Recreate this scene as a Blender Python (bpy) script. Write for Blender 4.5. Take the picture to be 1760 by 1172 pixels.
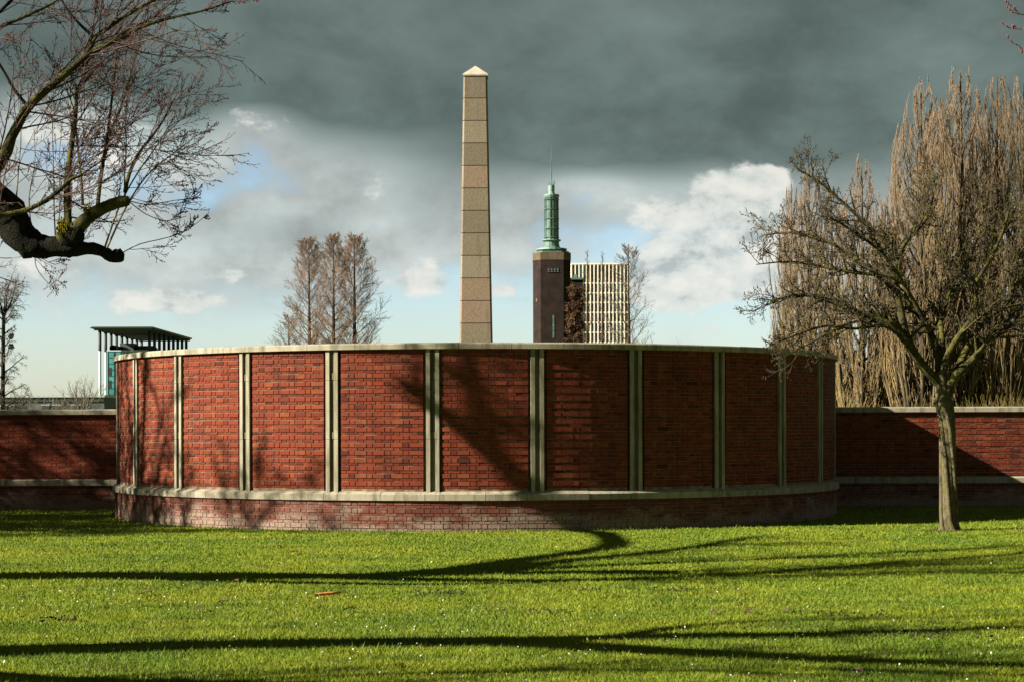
import bpy, bmesh, math, random
import numpy as np
from mathutils import Vector, Matrix

random.seed(7); np.random.seed(7)
for o in list(bpy.data.objects): bpy.data.objects.remove(o)
scene = bpy.context.scene
COL = scene.collection

# ------------------------------------------------------------------ camera
F = 3190.0; CX = 880.0; HY = 738.0; ROLL = 0.0030; EYE = 1.6      # photograph pixels (1760 wide)
cam_d = bpy.data.cameras.new('camera'); cam = bpy.data.objects.new('camera', cam_d); COL.objects.link(cam)
cam_d.sensor_width = 36.0; cam_d.lens = F / 1760 * 36.0
cam_d.shift_y = (HY - 586) / 1760.0
cam_d.clip_start = 0.1; cam_d.clip_end = 6000
cam.matrix_world = Matrix.Translation((0, 0, EYE)) @ Matrix.Rotation(math.radians(90), 4, 'X') @ Matrix.Rotation(-ROLL, 4, 'Z')
scene.camera = cam
scene.render.engine = 'CYCLES'; scene.cycles.max_bounces = 5; scene.cycles.diffuse_bounces = 3; scene.cycles.glossy_bounces = 2; scene.cycles.transmission_bounces = 3
def P(px, py, d):
    dx, dy = px - CX, py - HY
    return Vector(((dx - ROLL * dy) * d / F, d, EYE - (dy + ROLL * dx) * d / F))
def ground(px, py):
    dy = (py - HY) + ROLL * (px - CX)
    return P(px, py, EYE * F / dy)

# ------------------------------------------------------------------ sun + sky
SUN_AZ = math.radians(17.5); SUN_EL = math.radians(29.0)
SD = Vector((math.cos(SUN_AZ) * math.cos(SUN_EL), math.sin(SUN_AZ) * math.cos(SUN_EL), -math.sin(SUN_EL)))   # travel direction
sl = bpy.data.lights.new('sun', 'SUN'); sl.energy = 5.0; sl.angle = math.radians(0.5); sl.color = (1.0, 0.93, 0.80)
sun = bpy.data.objects.new('sun', sl); COL.objects.link(sun)
sun.location = (-40, -10, 30); sun.rotation_euler = SD.to_track_quat('-Z', 'Y').to_euler()
scene.view_settings.view_transform = 'Standard'; scene.view_settings.look = 'None'
scene.view_settings.exposure = 2.2; scene.view_settings.gamma = 1.0

world = bpy.data.worlds.new('World'); scene.world = world; world.use_nodes = True
try: world.cycles.sampling_method = 'MANUAL'; world.cycles.sample_map_resolution = 512
except Exception: pass
wt = world.node_tree; wt.nodes.clear()
class NT:
    """tiny node-graph writer"""
    def __init__(s, t): s.t = t
    def n(s, kind, **kw):
        nd = s.t.nodes.new(kind)
        for k, v in kw.items(): setattr(nd, k, v)
        return nd
    def l(s, a, b): s.t.links.new(a, b)
    def put(s, sock, v):
        if hasattr(v, 'is_output'): s.l(v, sock)
        else: sock.default_value = v
    def m(s, op, a, b=0.0, c=0.0, clamp=False):
        nd = s.n('ShaderNodeMath', operation=op, use_clamp=clamp)
        s.put(nd.inputs[0], a); s.put(nd.inputs[1], b); s.put(nd.inputs[2], c)
        return nd.outputs[0]
    def mix(s, f, a, b, blend='MIX'):
        nd = s.n('ShaderNodeMix', data_type='RGBA', blend_type=blend)
        s.put(nd.inputs[0], f)
        s.put(nd.inputs[6], a if hasattr(a, 'is_output') else (*a, 1)); s.put(nd.inputs[7], b if hasattr(b, 'is_output') else (*b, 1))
        return nd.outputs[2]
    def noise(s, vec, scale, detail=5, rough=0.55, dist=0.0):
        nd = s.n('ShaderNodeTexNoise'); nd.inputs['Scale'].default_value = scale; nd.inputs['Detail'].default_value = detail
        nd.inputs['Roughness'].default_value = rough; nd.inputs['Distortion'].default_value = dist
        if vec is not None: s.l(vec, nd.inputs['Vector'])
        return nd.outputs['Fac']
    def ramp(s, f, stops, interp='LINEAR'):
        nd = s.n('ShaderNodeValToRGB'); nd.color_ramp.interpolation = interp
        el = nd.color_ramp.elements
        while len(el) < len(stops): el.new(0.5)
        for e, (p, c) in zip(el, stops):
            e.position = p; e.color = (*c, 1) if not isinstance(c, (int, float)) else (c, c, c, 1)
        s.put(nd.inputs[0], f)
        return nd.outputs[0]
    def smooth(s, x, a, b):
        nd = s.n('ShaderNodeMapRange', interpolation_type='SMOOTHSTEP')
        s.put(nd.inputs[0], x); nd.inputs[1].default_value = a; nd.inputs[2].default_value = b
        nd.inputs[3].default_value = 0; nd.inputs[4].default_value = 1
        return nd.outputs[0]
    def mapping(s, vec, sc=(1, 1, 1), loc=(0, 0, 0)):
        nd = s.n('ShaderNodeMapping'); nd.inputs['Scale'].default_value = sc; nd.inputs['Location'].default_value = loc
        s.l(vec, nd.inputs['Vector']); return nd.outputs[0]

def build_sky():
    g = NT(wt)
    out = g.n('ShaderNodeOutputWorld'); bg = g.n('ShaderNodeBackground')
    sky = g.n('ShaderNodeTexSky', sky_type='NISHITA'); sky.sun_disc = False
    sky.sun_elevation = SUN_EL; sky.sun_rotation = math.radians(270) - SUN_AZ
    sky.air_density = 1.0; sky.dust_density = 0.6; sky.ozone_density = 1.0
    skyc = g.mix(1.0, sky.outputs[0], (0.046, 0.0495, 0.0545), 'MULTIPLY')
    tc = g.n('ShaderNodeTexCoord'); vec = tc.outputs['Generated']
    sep = g.n('ShaderNodeSeparateXYZ'); g.l(vec, sep.inputs[0])
    X, Y, Z = sep.outputs
    u = g.m('MULTIPLY', g.m('ARCTAN2', X, Y), F / 100)                                   # "hundreds of photo pixels" of azimuth
    hyp = g.m('SQRT', g.m('ADD', g.m('MULTIPLY', X, X), g.m('MULTIPLY', Y, Y)))
    v = g.m('MULTIPLY', g.m('ARCTAN2', Z, hyp), F / 100)                                  # and of elevation
    v = g.m('MAXIMUM', v, -0.5)
    n1 = g.noise(g.mapping(vec, (1, 1, 2.4)), 7.5, 5, 0.5, 0.15)
    n2 = g.noise(g.mapping(vec, (1, 1, 1.5), (3, 1, 7)), 30, 6, 0.60, 0.0)
    n3 = g.noise(g.mapping(vec, (1, 1, 3.2), (1, 5, 2)), 5, 3, 0.5, 0.2)
    nm = g.noise(g.mapping(vec, (1, 1, 1.7), (5, 2, 4)), 17, 6, 0.52, 0.2)
    def blob(px, py, rx, ry, gain):
        a = g.m('DIVIDE', g.m('SUBTRACT', u, (px - CX) / 100), rx / 100)
        b = g.m('DIVIDE', g.m('SUBTRACT', v, (HY - py) / 100), ry / 100)
        r2 = g.m('ADD', g.m('MULTIPLY', a, a), g.m('MULTIPLY', b, b))
        return g.m('MULTIPLY', g.m('POWER', 2.718, g.m('MULTIPLY', r2, -1.0)), gain)
    def total(x, items):
        for it in items: x = g.m('ADD', x, blob(*it))
        return x
    # height of the grey deck: everything above is cloud, its base is ragged
    h = g.m('ADD', v, g.m('MULTIPLY', g.m('SUBTRACT', n1, 0.5), 1.6))
    h = g.m('ADD', h, g.m('MULTIPLY', g.m('SUBTRACT', nm, 0.5), 2.0))
    h = g.m('ADD', h, g.m('MULTIPLY', g.m('SUBTRACT', n2, 0.5), 1.5))
    h = total(h, [(1190, 430, 170, 110, -1.6), (110, 245, 170, 90, -2.2), (440, 235, 80, 60, -1.5), (620, 310, 190, 70, -1.0), (520, 400, 260, 50, 0.6),
                  (1020, 330, 80, 30, -1.3), (1160, 260, 330, 50, 0.9), (700, 480, 110, 70, -0.6), (560, 130, 240, 80, 0.5), (650, 390, 40, 22, -1.2), (1600, 60, 330, 100, -1.7), (480, 20, 200, 50, -1.2), (300, 320, 280, 100, -1.3), (900, 400, 160, 80, -0.8)])
    deck = g.smooth(h, 1.7, 2.6)
    grey = g.ramp(g.m('DIVIDE', h, 9.0), [(0.0, (0.175, 0.195, 0.190)), (0.27, (0.180, 0.198, 0.192)), (0.37, (0.150, 0.172, 0.168)), (0.46, (0.098, 0.120, 0.117)), (0.56, (0.047, 0.064, 0.060)), (0.72, (0.047, 0.062, 0.059)), (1.0, (0.043, 0.055, 0.052))])
    lum = g.m('ADD', g.m('ADD', 0.80, g.m('MULTIPLY', n3, 0.22)), g.m('MULTIPLY', g.m('SUBTRACT', nm, 0.47), 1.35))
    lum = g.m('ADD', lum, g.m('MULTIPLY', g.m('SUBTRACT', n2, 0.5), g.m('ADD', g.m('MULTIPLY', g.smooth(v, 7.0, 3.0), 0.8), 0.35)))
    lumc = g.n('ShaderNodeCombineXYZ')
    for i in range(3): g.l(lum, lumc.inputs[i])
    grey = g.mix(1.0, grey, lumc.outputs[0], 'MULTIPLY')
    base = g.mix(deck, skyc, grey)
    # thin veil low down
    veil = g.m('MULTIPLY', g.smooth(g.m('ADD', n1, g.m('MULTIPLY', n2, 0.5)), 0.66, 0.95), g.smooth(v, 4.0, 2.5))
    base = g.mix(g.m('MULTIPLY', veil, 0.6), base, (0.225, 0.245, 0.24))
    # bright cumulus banks
    c = total(g.m('SUBTRACT', g.m('MULTIPLY', g.m('SUBTRACT', n2, 0.5), 2.2), 0.22), [(1230, 395, 125, 90, 1.7), (1190, 490, 140, 48, 1.35), (735, 480, 95, 36, 0.85), (315, 520, 78, 22, 1.2), (400, 476, 45, 16, 0.9),
              (130, 235, 170, 60, 0.9), (440, 215, 60, 36, 0.85), (60, 470, 110, 26, 0.7), (1225, 572, 50, 14, 0.85), (870, 500, 60, 16, 0.7), (1310, 325, 60, 25, 0.8), (1700, 430, 150, 60, 0.9), (590, 300, 110, 60, 0.62), (330, 330, 120, 70, 0.55), (250, 500, 200, 40, 0.4), (560, 520, 120, 30, 0.35), (950, 430, 90, 40, 0.35), (1050, 500, 80, 30, 0.4)])
    c = g.m('ADD', c, g.m('MULTIPLY', g.smooth(v, 4.2, 1.5), g.m('MULTIPLY', g.m('SUBTRACT', n3, 0.50), 1.2)))
    cm = g.smooth(c, 0.30, 0.66)
    n2b = g.noise(g.mapping(vec, (1, 1, 1.5), (3.0055, 1.0, 6.988)), 30, 5, 0.60, 0.0)      # same noise shifted toward the sun: relief
    rel = g.m('ADD', 0.55, g.m('MULTIPLY', g.m('SUBTRACT', n2, n2b), 2.6), clamp=True)
    white = g.ramp(rel, [(0.15, (0.150, 0.165, 0.162)), (0.5, (0.235, 0.245, 0.232)), (0.9, (0.285, 0.282, 0.260))])
    base = g.mix(g.m('MULTIPLY', cm, 0.9), base, white)
    g.l(base, bg.inputs[0]); bg.inputs[1].default_value = 0.66
    g.l(bg.outputs[0], out.inputs[0])
build_sky()

# ------------------------------------------------------------------ materials
MAT = {}
# overall reflectance calibration of each material at this exposure
REFL = dict(daisy=0.45, limestone=0.80, grass=0.78, lawn=1.0, poplar_twig=0.70, cream=0.70, redwood_twig=1.1, grey_twig=0.9, glass_teal=0.95, copper=0.72, steel_pale=0.8, willow_twig=0.5, moss=0.5, brick=0.69, mortar=0.54, granite_0=0.76, granite_1=0.76, granite_2=0.76, granite_3=0.76, cap_stone=0.75, bark_fork=0.85, twig_red=0.55)
def material(name, color, rough=0.85, spec=0.2, bump=None, fn=None, trans=0.0, metallic=0.0):
    m = bpy.data.materials.new(name); m.use_nodes = True
    t = m.node_tree; g = NT(t); b = t.nodes['Principled BSDF']
    b.inputs['Roughness'].default_value = rough; b.inputs['Specular IOR Level'].default_value = spec; b.inputs['Metallic'].default_value = metallic
    geo = g.n('ShaderNodeNewGeometry'); pos = geo.outputs['Position']
    tco = g.n('ShaderNodeTexCoord'); oc = tco.outputs['Object']
    c = fn(g, pos, oc) if fn else color
    k = REFL.get(name, 0.66)
    c = g.mix(1.0, c, (k, k, k), 'MULTIPLY')
    if hasattr(c, 'is_output'): g.l(c, b.inputs['Base Color'])
    else: b.inputs['Base Color'].default_value = (*c, 1)
    if bump:
        sc, dist, st = bump
        bn = g.n('ShaderNodeBump'); bn.inputs['Strength'].default_value = st; bn.inputs['Distance'].default_value = dist
        g.l(g.noise(pos, sc, 4, 0.6), bn.inputs['Height']); g.l(bn.outputs[0], b.inputs['Normal'])
    if trans > 0:
        o = [n for n in t.nodes if n.type == 'OUTPUT_MATERIAL'][0]
        tr = g.n('ShaderNodeBsdfTranslucent'); mx = g.n('ShaderNodeMixShader'); mx.inputs[0].default_value = trans
        if hasattr(c, 'is_output'): g.l(c, tr.inputs[0])
        else: tr.inputs[0].default_value = (*c, 1)
        g.l(b.outputs[0], mx.inputs[1]); g.l(tr.outputs[0], mx.inputs[2]); g.l(mx.outputs[0], o.inputs[0])
    MAT[name] = m; return m
def two(a, b, scale, lo=0.4, hi=0.62, detail=4, obj=False, sc=(1, 1, 1)):
    def f(g, pos, oc):
        v = g.mapping(oc if obj else pos, sc)
        return g.ramp(g.noise(v, scale, detail, 0.6), [(lo, a), (hi, b)])
    return f
def attr(g, name):
    a = g.n('ShaderNodeAttribute'); a.attribute_name = name; return a.outputs['Fac']
def brick_fn(pal, pale):
    def f(g, pos, oc):
        t = attr(g, 'tint')
        c = g.ramp(t, [(i / (len(pal) - 1), p) for i, p in enumerate(pal)])
        n = g.noise(pos, 38, 4, 0.65)
        c = g.mix(g.m('MULTIPLY', g.smooth(n, 0.5, 0.75), 0.55), c, (0.036, 0.010, 0.007))
        n2 = g.noise(g.mapping(pos, (1, 1, 1), (4, 2, 9)), 60, 3, 0.6)
        c = g.mix(g.m('MULTIPLY', g.smooth(n2, 0.55, 0.8), 0.5), c, (0.175, 0.082, 0.048))
        big = g.noise(pos, 1.3, 3, 0.6)
        c = g.mix(g.m('MULTIPLY', g.smooth(big, 0.5, 0.75), 0.45), c, (0.040, 0.011, 0.008))
        st = g.noise(g.mapping(pos, (5, 5, 0.45), (2, 2, 0)), 1.6, 4, 0.65)
        c = g.mix(g.m('MULTIPLY', g.smooth(st, 0.50, 0.72), 0.5), c, (0.038, 0.012, 0.008))
        salt = g.noise(g.mapping(pos, (1, 1, 1.4), (11, 4, 6)), 2.2, 6, 0.7)
        c = g.mix(g.m('MULTIPLY', g.smooth(salt, 0.60, 0.74), 0.35), c, (0.21, 0.09, 0.05))
        if pale:
            sep = g.n('ShaderNodeSeparateXYZ'); g.l(pos, sep.inputs[0])
            z = sep.outputs[2]
            n3 = g.noise(g.mapping(pos, (1, 1, 2.0), (7, 0, 0)), 1.5, 6, 0.72)
            k = g.smooth(g.m('SUBTRACT', n3, g.m('MULTIPLY', z, 0.62)), 0.26, 0.46)
            k = g.m('MULTIPLY', k, g.smooth(n2, 0.30, 0.58))
            c = g.mix(g.m('MULTIPLY', k, 0.85), c, (0.27, 0.215, 0.165))
        return c
    return f
RED = [(0.045, 0.010, 0.006), (0.088, 0.013, 0.006), (0.128, 0.020, 0.007), (0.160, 0.026, 0.008), (0.142, 0.025, 0.010), (0.190, 0.042, 0.012), (0.172, 0.045, 0.021)]
PNK = [(0.060, 0.022, 0.016), (0.090, 0.026, 0.017), (0.112, 0.032, 0.020), (0.130, 0.036, 0.022), (0.140, 0.044, 0.029), (0.155, 0.066, 0.045)]
material('brick', None, 0.9, 0.15, (120, 0.004, 0.6), brick_fn(RED, False))
material('plinth_brick', None, 0.9, 0.15, (120, 0.004, 0.6), brick_fn(PNK, True))
material('mortar', None, 0.95, 0.1, (90, 0.004, 0.6), two((0.150, 0.098, 0.060), (0.300, 0.215, 0.140), 9))
def stone_fn(a, b, dirt, scale=1.0):
    def f(g, pos, oc):
        c = g.ramp(g.noise(pos, 3.0 * scale, 5, 0.65), [(0.35, a), (0.65, b)])
        s = g.noise(g.mapping(pos, (6, 6, 0.8)), 1.4 * scale, 4, 0.65)
        c = g.mix(g.m('MULTIPLY', g.smooth(s, 0.44, 0.66), 0.9), c, dirt)
        return g.mix(g.m('MULTIPLY', g.smooth(g.noise(pos, 70 * scale, 3, 0.6), 0.5, 0.75), 0.30), c, dirt)
    return f
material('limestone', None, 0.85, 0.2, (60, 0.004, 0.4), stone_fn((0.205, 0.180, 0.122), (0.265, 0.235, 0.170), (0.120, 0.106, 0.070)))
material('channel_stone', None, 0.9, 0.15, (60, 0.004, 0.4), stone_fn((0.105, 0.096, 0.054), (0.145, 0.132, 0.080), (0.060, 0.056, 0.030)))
def grass_ground(g, pos, oc):
    c = g.ramp(g.noise(pos, 0.55, 5, 0.65), [(0.35, (0.060, 0.098, 0.007)), (0.5, (0.092, 0.128, 0.009)), (0.66, (0.120, 0.128, 0.014))])
    c = g.mix(g.m('MULTIPLY', g.smooth(g.noise(pos, 26, 4, 0.7), 0.42, 0.72), 0.6), c, (0.040, 0.056, 0.006))
    d = g.smooth(g.noise(g.mapping(pos, (1, 1, 1), (3, 8, 1)), 1.7, 6, 0.75), 0.64, 0.74)
    return g.mix(g.m('MULTIPLY', d, 0.6), c, (0.060, 0.044, 0.022))
material('lawn', None, 1.0, 0.05, (45, 0.02, 0.8), grass_ground)
def blade_fn(g, pos, oc):
    t = attr(g, 'tint')
    c = g.ramp(t, [(0.0, (0.030, 0.070, 0.007)), (0.30, (0.080, 0.145, 0.010)), (0.70, (0.150, 0.205, 0.013)), (0.92, (0.215, 0.220, 0.030)), (1.0, (0.23, 0.175, 0.06))])
    n = g.noise(pos, 0.55, 5, 0.65)
    c = g.mix(g.m('MULTIPLY', g.smooth(n, 0.36, 0.60), 0.60), c, (0.225, 0.245, 0.012))
    n5 = g.noise(g.mapping(pos, (0.5, 1, 1), (9, 3, 1)), 2.3, 5, 0.7)
    c = g.mix(g.m('MULTIPLY', g.smooth(n5, 0.46, 0.66), 0.75), c, (0.050, 0.090, 0.009))
    n6 = g.noise(g.mapping(pos, (0.7, 1, 1), (2, 6, 1)), 3.4, 6, 0.75)
    return g.mix(g.m('MULTIPLY', g.smooth(n6, 0.54, 0.70), 0.75), c, (0.115, 0.088, 0.034))
material('grass', None, 0.7, 0.15, None, blade_fn, trans=0.35)
material('daisy', (0.75, 0.75, 0.68), 0.8)
material('dead_leaf', None, 0.9, 0.1, None, two((0.05, 0.03, 0.018), (0.13, 0.085, 0.05), 20))
material('orange_stick', None, 0.6, 0.3, None, two((0.42, 0.15, 0.03), (0.60, 0.25, 0.06), 30))
material('earth', None, 1.0, 0.05, (30, 0.02, 1.0), two((0.028, 0.022, 0.014), (0.075, 0.058, 0.036), 12))
def bark_fn(a, b, moss, mk, side=True):
    def f(g, pos, oc):
        c = g.ramp(g.noise(g.mapping(pos, (1, 1, 0.35)), 22, 4, 0.65), [(0.35, a), (0.65, b)])
        n = g.noise(pos, 6, 4, 0.65)
        return g.mix(g.m('MULTIPLY', g.smooth(n, 0.42, 0.62), mk), c, moss)
    return f
material('bark_dark', None, 0.95, 0.1, (40, 0.03, 1.0), bark_fn((0.005, 0.0045, 0.0035), (0.013, 0.011, 0.008), (0.030, 0.032, 0.006), 0.25))
material('bark_moss', None, 0.95, 0.1, (40, 0.02, 1.0), bark_fn((0.018, 0.017, 0.009), (0.045, 0.041, 0.018), (0.085, 0.082, 0.012), 0.75))
material('moss', None, 1.0, 0.05, (120, 0.01, 1.0), two((0.17, 0.145, 0.010), (0.26, 0.20, 0.02), 40))
material('twig_red', None, 0.85, 0.2, None, two((0.045, 0.030, 0.020), (0.115, 0.060, 0.042), 4))
material('shoot_pale', None, 0.8, 0.2, None, two((0.12, 0.10, 0.055), (0.24, 0.20, 0.13), 3))
material('bud', None, 0.8, 0.2, None, two((0.085, 0.028, 0.026), (0.15, 0.045, 0.045), 8))
material('bark_fork', None, 0.95, 0.1, (50, 0.02, 1.0), bark_fn((0.032, 0.026, 0.015), (0.110, 0.088, 0.052), (0.085, 0.080, 0.018), 0.5))
material('limb_fork', None, 0.95, 0.1, (50, 0.02, 1.0), bark_fn((0.022, 0.018, 0.010), (0.060, 0.050, 0.026), (0.105, 0.098, 0.014), 0.65))
material('twig_fork', None, 0.9, 0.1, None, two((0.032, 0.025, 0.014), (0.085, 0.066, 0.036), 2.5))
material('poplar_bark', None, 0.95, 0.1, None, two((0.035, 0.028, 0.018), (0.085, 0.066, 0.040), 1.5))
def pop_fn(g, pos, oc):
    sep = g.n('ShaderNodeSeparateXYZ'); g.l(oc, sep.inputs[0])
    c = g.ramp(g.m('DIVIDE', sep.outputs[2], 24.0), [(0.15, (0.240, 0.172, 0.072)), (0.5, (0.225, 0.160, 0.088)), (0.9, (0.230, 0.155, 0.098))])
    return g.mix(g.m('MULTIPLY', g.smooth(g.noise(pos, 0.9, 4, 0.6), 0.45, 0.65), 0.6), c, (0.090, 0.066, 0.040))
material('poplar_twig', None, 0.9, 0.1, None, pop_fn)
material('redwood_bark', None, 0.95, 0.1, None, two((0.045, 0.030, 0.018), (0.075, 0.050, 0.030), 1.0))
material('redwood_twig', None, 0.9, 0.1, None, two((0.085, 0.060, 0.042), (0.170, 0.108, 0.070), 0.35))
material('grey_twig', None, 0.9, 0.1, None, two((0.055, 0.050, 0.035), (0.11, 0.095, 0.065), 0.5))
material('willow_twig', None, 0.9, 0.1, None, two((0.13, 0.105, 0.035), (0.22, 0.17, 0.035), 0.4))
material('beech_leaf', None, 0.9, 0.1, None, two((0.040, 0.022, 0.012), (0.130, 0.075, 0.040), 0.8), trans=0.2)
def granite_fn(k):
    def f(g, pos, oc):
        c = g.ramp(g.noise(pos, 14, 5, 0.75), [(0.32, tuple(x * 0.74 for x in k)), (0.5, k), (0.70, tuple(min(1, x * 1.2) for x in k))])
        s = g.noise(g.mapping(pos, (2.5, 2.5, 0.35)), 1.2, 4, 0.6)
        return g.mix(g.m('MULTIPLY', g.smooth(s, 0.5, 0.72), 0.55), c, (0.085, 0.072, 0.052))
    return f
GR = []
for i, k in enumerate([(0.170, 0.138, 0.094), (0.192, 0.160, 0.112), (0.200, 0.142, 0.098), (0.150, 0.122, 0.084)]):
    GR.append(material('granite_%d' % i, None, 0.9, 0.15, (25, 0.02, 0.35), granite_fn(k)))
material('cap_stone', None, 0.85, 0.2, None, two((0.30, 0.255, 0.20), (0.38, 0.33, 0.265), 5))
material('joint', (0.045, 0.036, 0.024), 1.0)
material('tower_brick', None, 0.9, 0.15, None, two((0.014, 0.008, 0.006), (0.026, 0.015, 0.011), 0.8, detail=6))
material('tower_band', None, 0.9, 0.15, None, two((0.085, 0.063, 0.038), (0.125, 0.092, 0.056), 1.5))
material('copper', None, 0.6, 0.3, None, two((0.085, 0.155, 0.125), (0.165, 0.245, 0.205), 1.2))
material('copper_dark', None, 0.6, 0.3, None, two((0.045, 0.095, 0.078), (0.090, 0.165, 0.130), 1.2))
material('glass_teal', None, 0.12, 0.5, None, two((0.025, 0.150, 0.160), (0.060, 0.260, 0.265), 0.25))
material('glass_dark', None, 0.15, 0.5, None, two((0.018, 0.026, 0.027), (0.055, 0.065, 0.065), 0.5))
material('glass_brown', None, 0.4, 0.4, None, two((0.060, 0.038, 0.023), (0.11, 0.072, 0.046), 0.5))
material('cream', None, 0.85, 0.2, None, two((0.72, 0.65, 0.54), (0.82, 0.75, 0.64), 0.6))
material('steel_dark', (0.018, 0.024, 0.024), 0.6, 0.3)
material('steel_pale', (0.34, 0.42, 0.41), 0.6, 0.3)
material('roof_grey', (0.075, 0.085, 0.085), 0.8)
material('panel_grey', None, 0.8, 0.2, None, two((0.060, 0.072, 0.078), (0.105, 0.118, 0.122), 0.15))
material('pale_trim', (0.42, 0.47, 0.47), 0.7)

# ------------------------------------------------------------------ object helpers
def tag(o, label=None, cat=None, group=None, kind=None):
    if label: o['label'] = label
    if cat: o['category'] = cat
    if group: o['group'] = group
    if kind: o['kind'] = kind
    return o
def link(name, me, mat=None, parent=None, loc=None):
    o = bpy.data.objects.new(name, me); COL.objects.link(o)
    if mat is not None and me is not None and not me.materials: me.materials.append(MAT[mat] if isinstance(mat, str) else mat)
    if parent is not None: o.parent = parent
    if loc is not None: o.location = loc
    return o
def thing(name, loc, label, cat, group=None, rz=0.0):
    o = bpy.data.objects.new(name, None); COL.objects.link(o); o.location = loc; o.rotation_euler = (0, 0, rz)
    o.empty_display_size = 0.3
    return tag(o, label, cat, group)
def np_mesh(name, verts, tris=None, quads=None, smooth=False):
    me = bpy.data.meshes.new(name)
    verts = np.asarray(verts, dtype=np.float32).reshape(-1, 3)
    loops = []; starts = []; totals = []; n = 0
    for arr, k in ((tris, 3), (quads, 4)):
        if arr is None or len(arr) == 0: continue
        arr = np.asarray(arr, dtype=np.int32).reshape(-1, k)
        loops.append(arr.ravel()); m = len(arr)
        starts.append(n + np.arange(m, dtype=np.int32) * k); totals.append(np.full(m, k, dtype=np.int32)); n += m * k
    loops = np.concatenate(loops); starts = np.concatenate(starts); totals = np.concatenate(totals)
    me.vertices.add(len(verts)); me.vertices.foreach_set('co', verts.ravel())
    me.loops.add(len(loops)); me.loops.foreach_set('vertex_index', loops)
    me.polygons.add(len(starts)); me.polygons.foreach_set('loop_start', starts); me.polygons.foreach_set('loop_total', totals)
    me.polygons.foreach_set('use_smooth', np.full(len(starts), bool(smooth)))
    me.update(calc_edges=True); me.validate()
    return me
def box_mesh(name, x0, x1, y0, y1, z0, z1, bevel=0.0):
    bm = bmesh.new(); bmesh.ops.create_cube(bm, size=1)
    for v in bm.verts:
        v.co = Vector(((x0 + x1) / 2 + v.co.x * (x1 - x0), (y0 + y1) / 2 + v.co.y * (y1 - y0), (z0 + z1) / 2 + v.co.z * (z1 - z0)))
    if bevel: bmesh.ops.bevel(bm, geom=list(bm.edges), offset=bevel, segments=1, affect='EDGES')
    me = bpy.data.meshes.new(name); bm.to_mesh(me); bm.free(); return me
def lathe_mesh(name, prof, n=24, smooth=False, rot=0.0, closed=True):
    """profile of (radius, z) going up, closed at both ends"""
    V = []; Q = []; T = []
    for r, z in prof:
        for i in range(n):
            a = rot + 2 * math.pi * i / n; V.append((r * math.sin(a), -r * math.cos(a), z))
    for j in range(len(prof) - 1):
        for i in range(n):
            a, b = j * n + i, j * n + (i + 1) % n
            Q.append((a, b, b + n, a + n))
    if closed:
        V.append((0, 0, prof[0][1])); V.append((0, 0, prof[-1][1])); c0, c1 = len(V) - 2, len(V) - 1
        L = (len(prof) - 1) * n
        for i in range(n):
            T.append((c0, (i + 1) % n, i)); T.append((c1, L + i, L + (i + 1) % n))
    return np_mesh(name, V, T, Q, smooth)
def tube_mesh(name, lines, sides=5, smooth=True, rough=0.0):
    """lines: list of (points, radii); batches of equal length are built with numpy"""
    groups = {}
    for p, r in lines: groups.setdefault(len(p), []).append((p, r))
    VV = []; QQ = []; base = 0
    ang = np.arange(sides) * 2 * math.pi / sides
    for n, L in groups.items():
        A = np.array([[tuple(q) for q in p] for p, r in L], dtype=np.float64); R = np.array([r for p, r in L], dtype=np.float64)
        T = np.empty_like(A); T[:, 1:-1] = A[:, 2:] - A[:, :-2]; T[:, 0] = A[:, 1] - A[:, 0]; T[:, -1] = A[:, -1] - A[:, -2]
        T /= np.linalg.norm(T, axis=2, keepdims=True) + 1e-9
        mean = A[:, -1] - A[:, 0]
        ref = np.zeros_like(mean); ref[np.arange(len(mean)), np.argmin(np.abs(mean), axis=1)] = 1.0
        N = np.cross(T, ref[:, None, :]); N /= np.linalg.norm(N, axis=2, keepdims=True) + 1e-9
        B = np.cross(T, N)
        rr = R[:, :, None] * (1 + rough * (np.random.rand(len(L), n, sides) - 0.5)) if rough else np.repeat(R[:, :, None], sides, 2)
        V = A[:, :, None, :] + rr[..., None] * (np.cos(ang)[None, None, :, None] * N[:, :, None, :] + np.sin(ang)[None, None, :, None] * B[:, :, None, :])
        VV.append(V.reshape(-1, 3))
        idx = base + np.arange(len(L) * n * sides).reshape(len(L), n, sides)
        a = idx[:, :-1, :]; b = np.roll(idx, -1, axis=2)[:, :-1, :]; c = np.roll(idx, -1, axis=2)[:, 1:, :]; d = idx[:, 1:, :]
        QQ.append(np.stack([a, b, c, d], axis=-1).reshape(-1, 4)); base += len(L) * n * sides
        if sides == 4 or sides > 4:       # close the ends
            e = idx[:, -1, :4]; QQ.append(e.reshape(-1, 4)) if sides == 4 else None
            if sides > 4:
                tips = A[:, -1] + T[:, -1] * R[:, -1][:, None] * 0.4
                ti = base + np.arange(len(L)); VV.append(tips); base += len(L)
                a2 = idx[:, -1, :]; b2 = np.roll(a2, -1, axis=1)
                tri = np.stack([a2, b2, np.repeat(ti[:, None], sides, 1), np.repeat(ti[:, None], sides, 1)], axis=-1).reshape(-1, 4)
                QQ.append(tri)
    Q = np.concatenate(QQ); tri = Q[:, 2] == Q[:, 3]
    return np_mesh(name, np.concatenate(VV), Q[tri][:, :3], Q[~tri], smooth)
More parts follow.
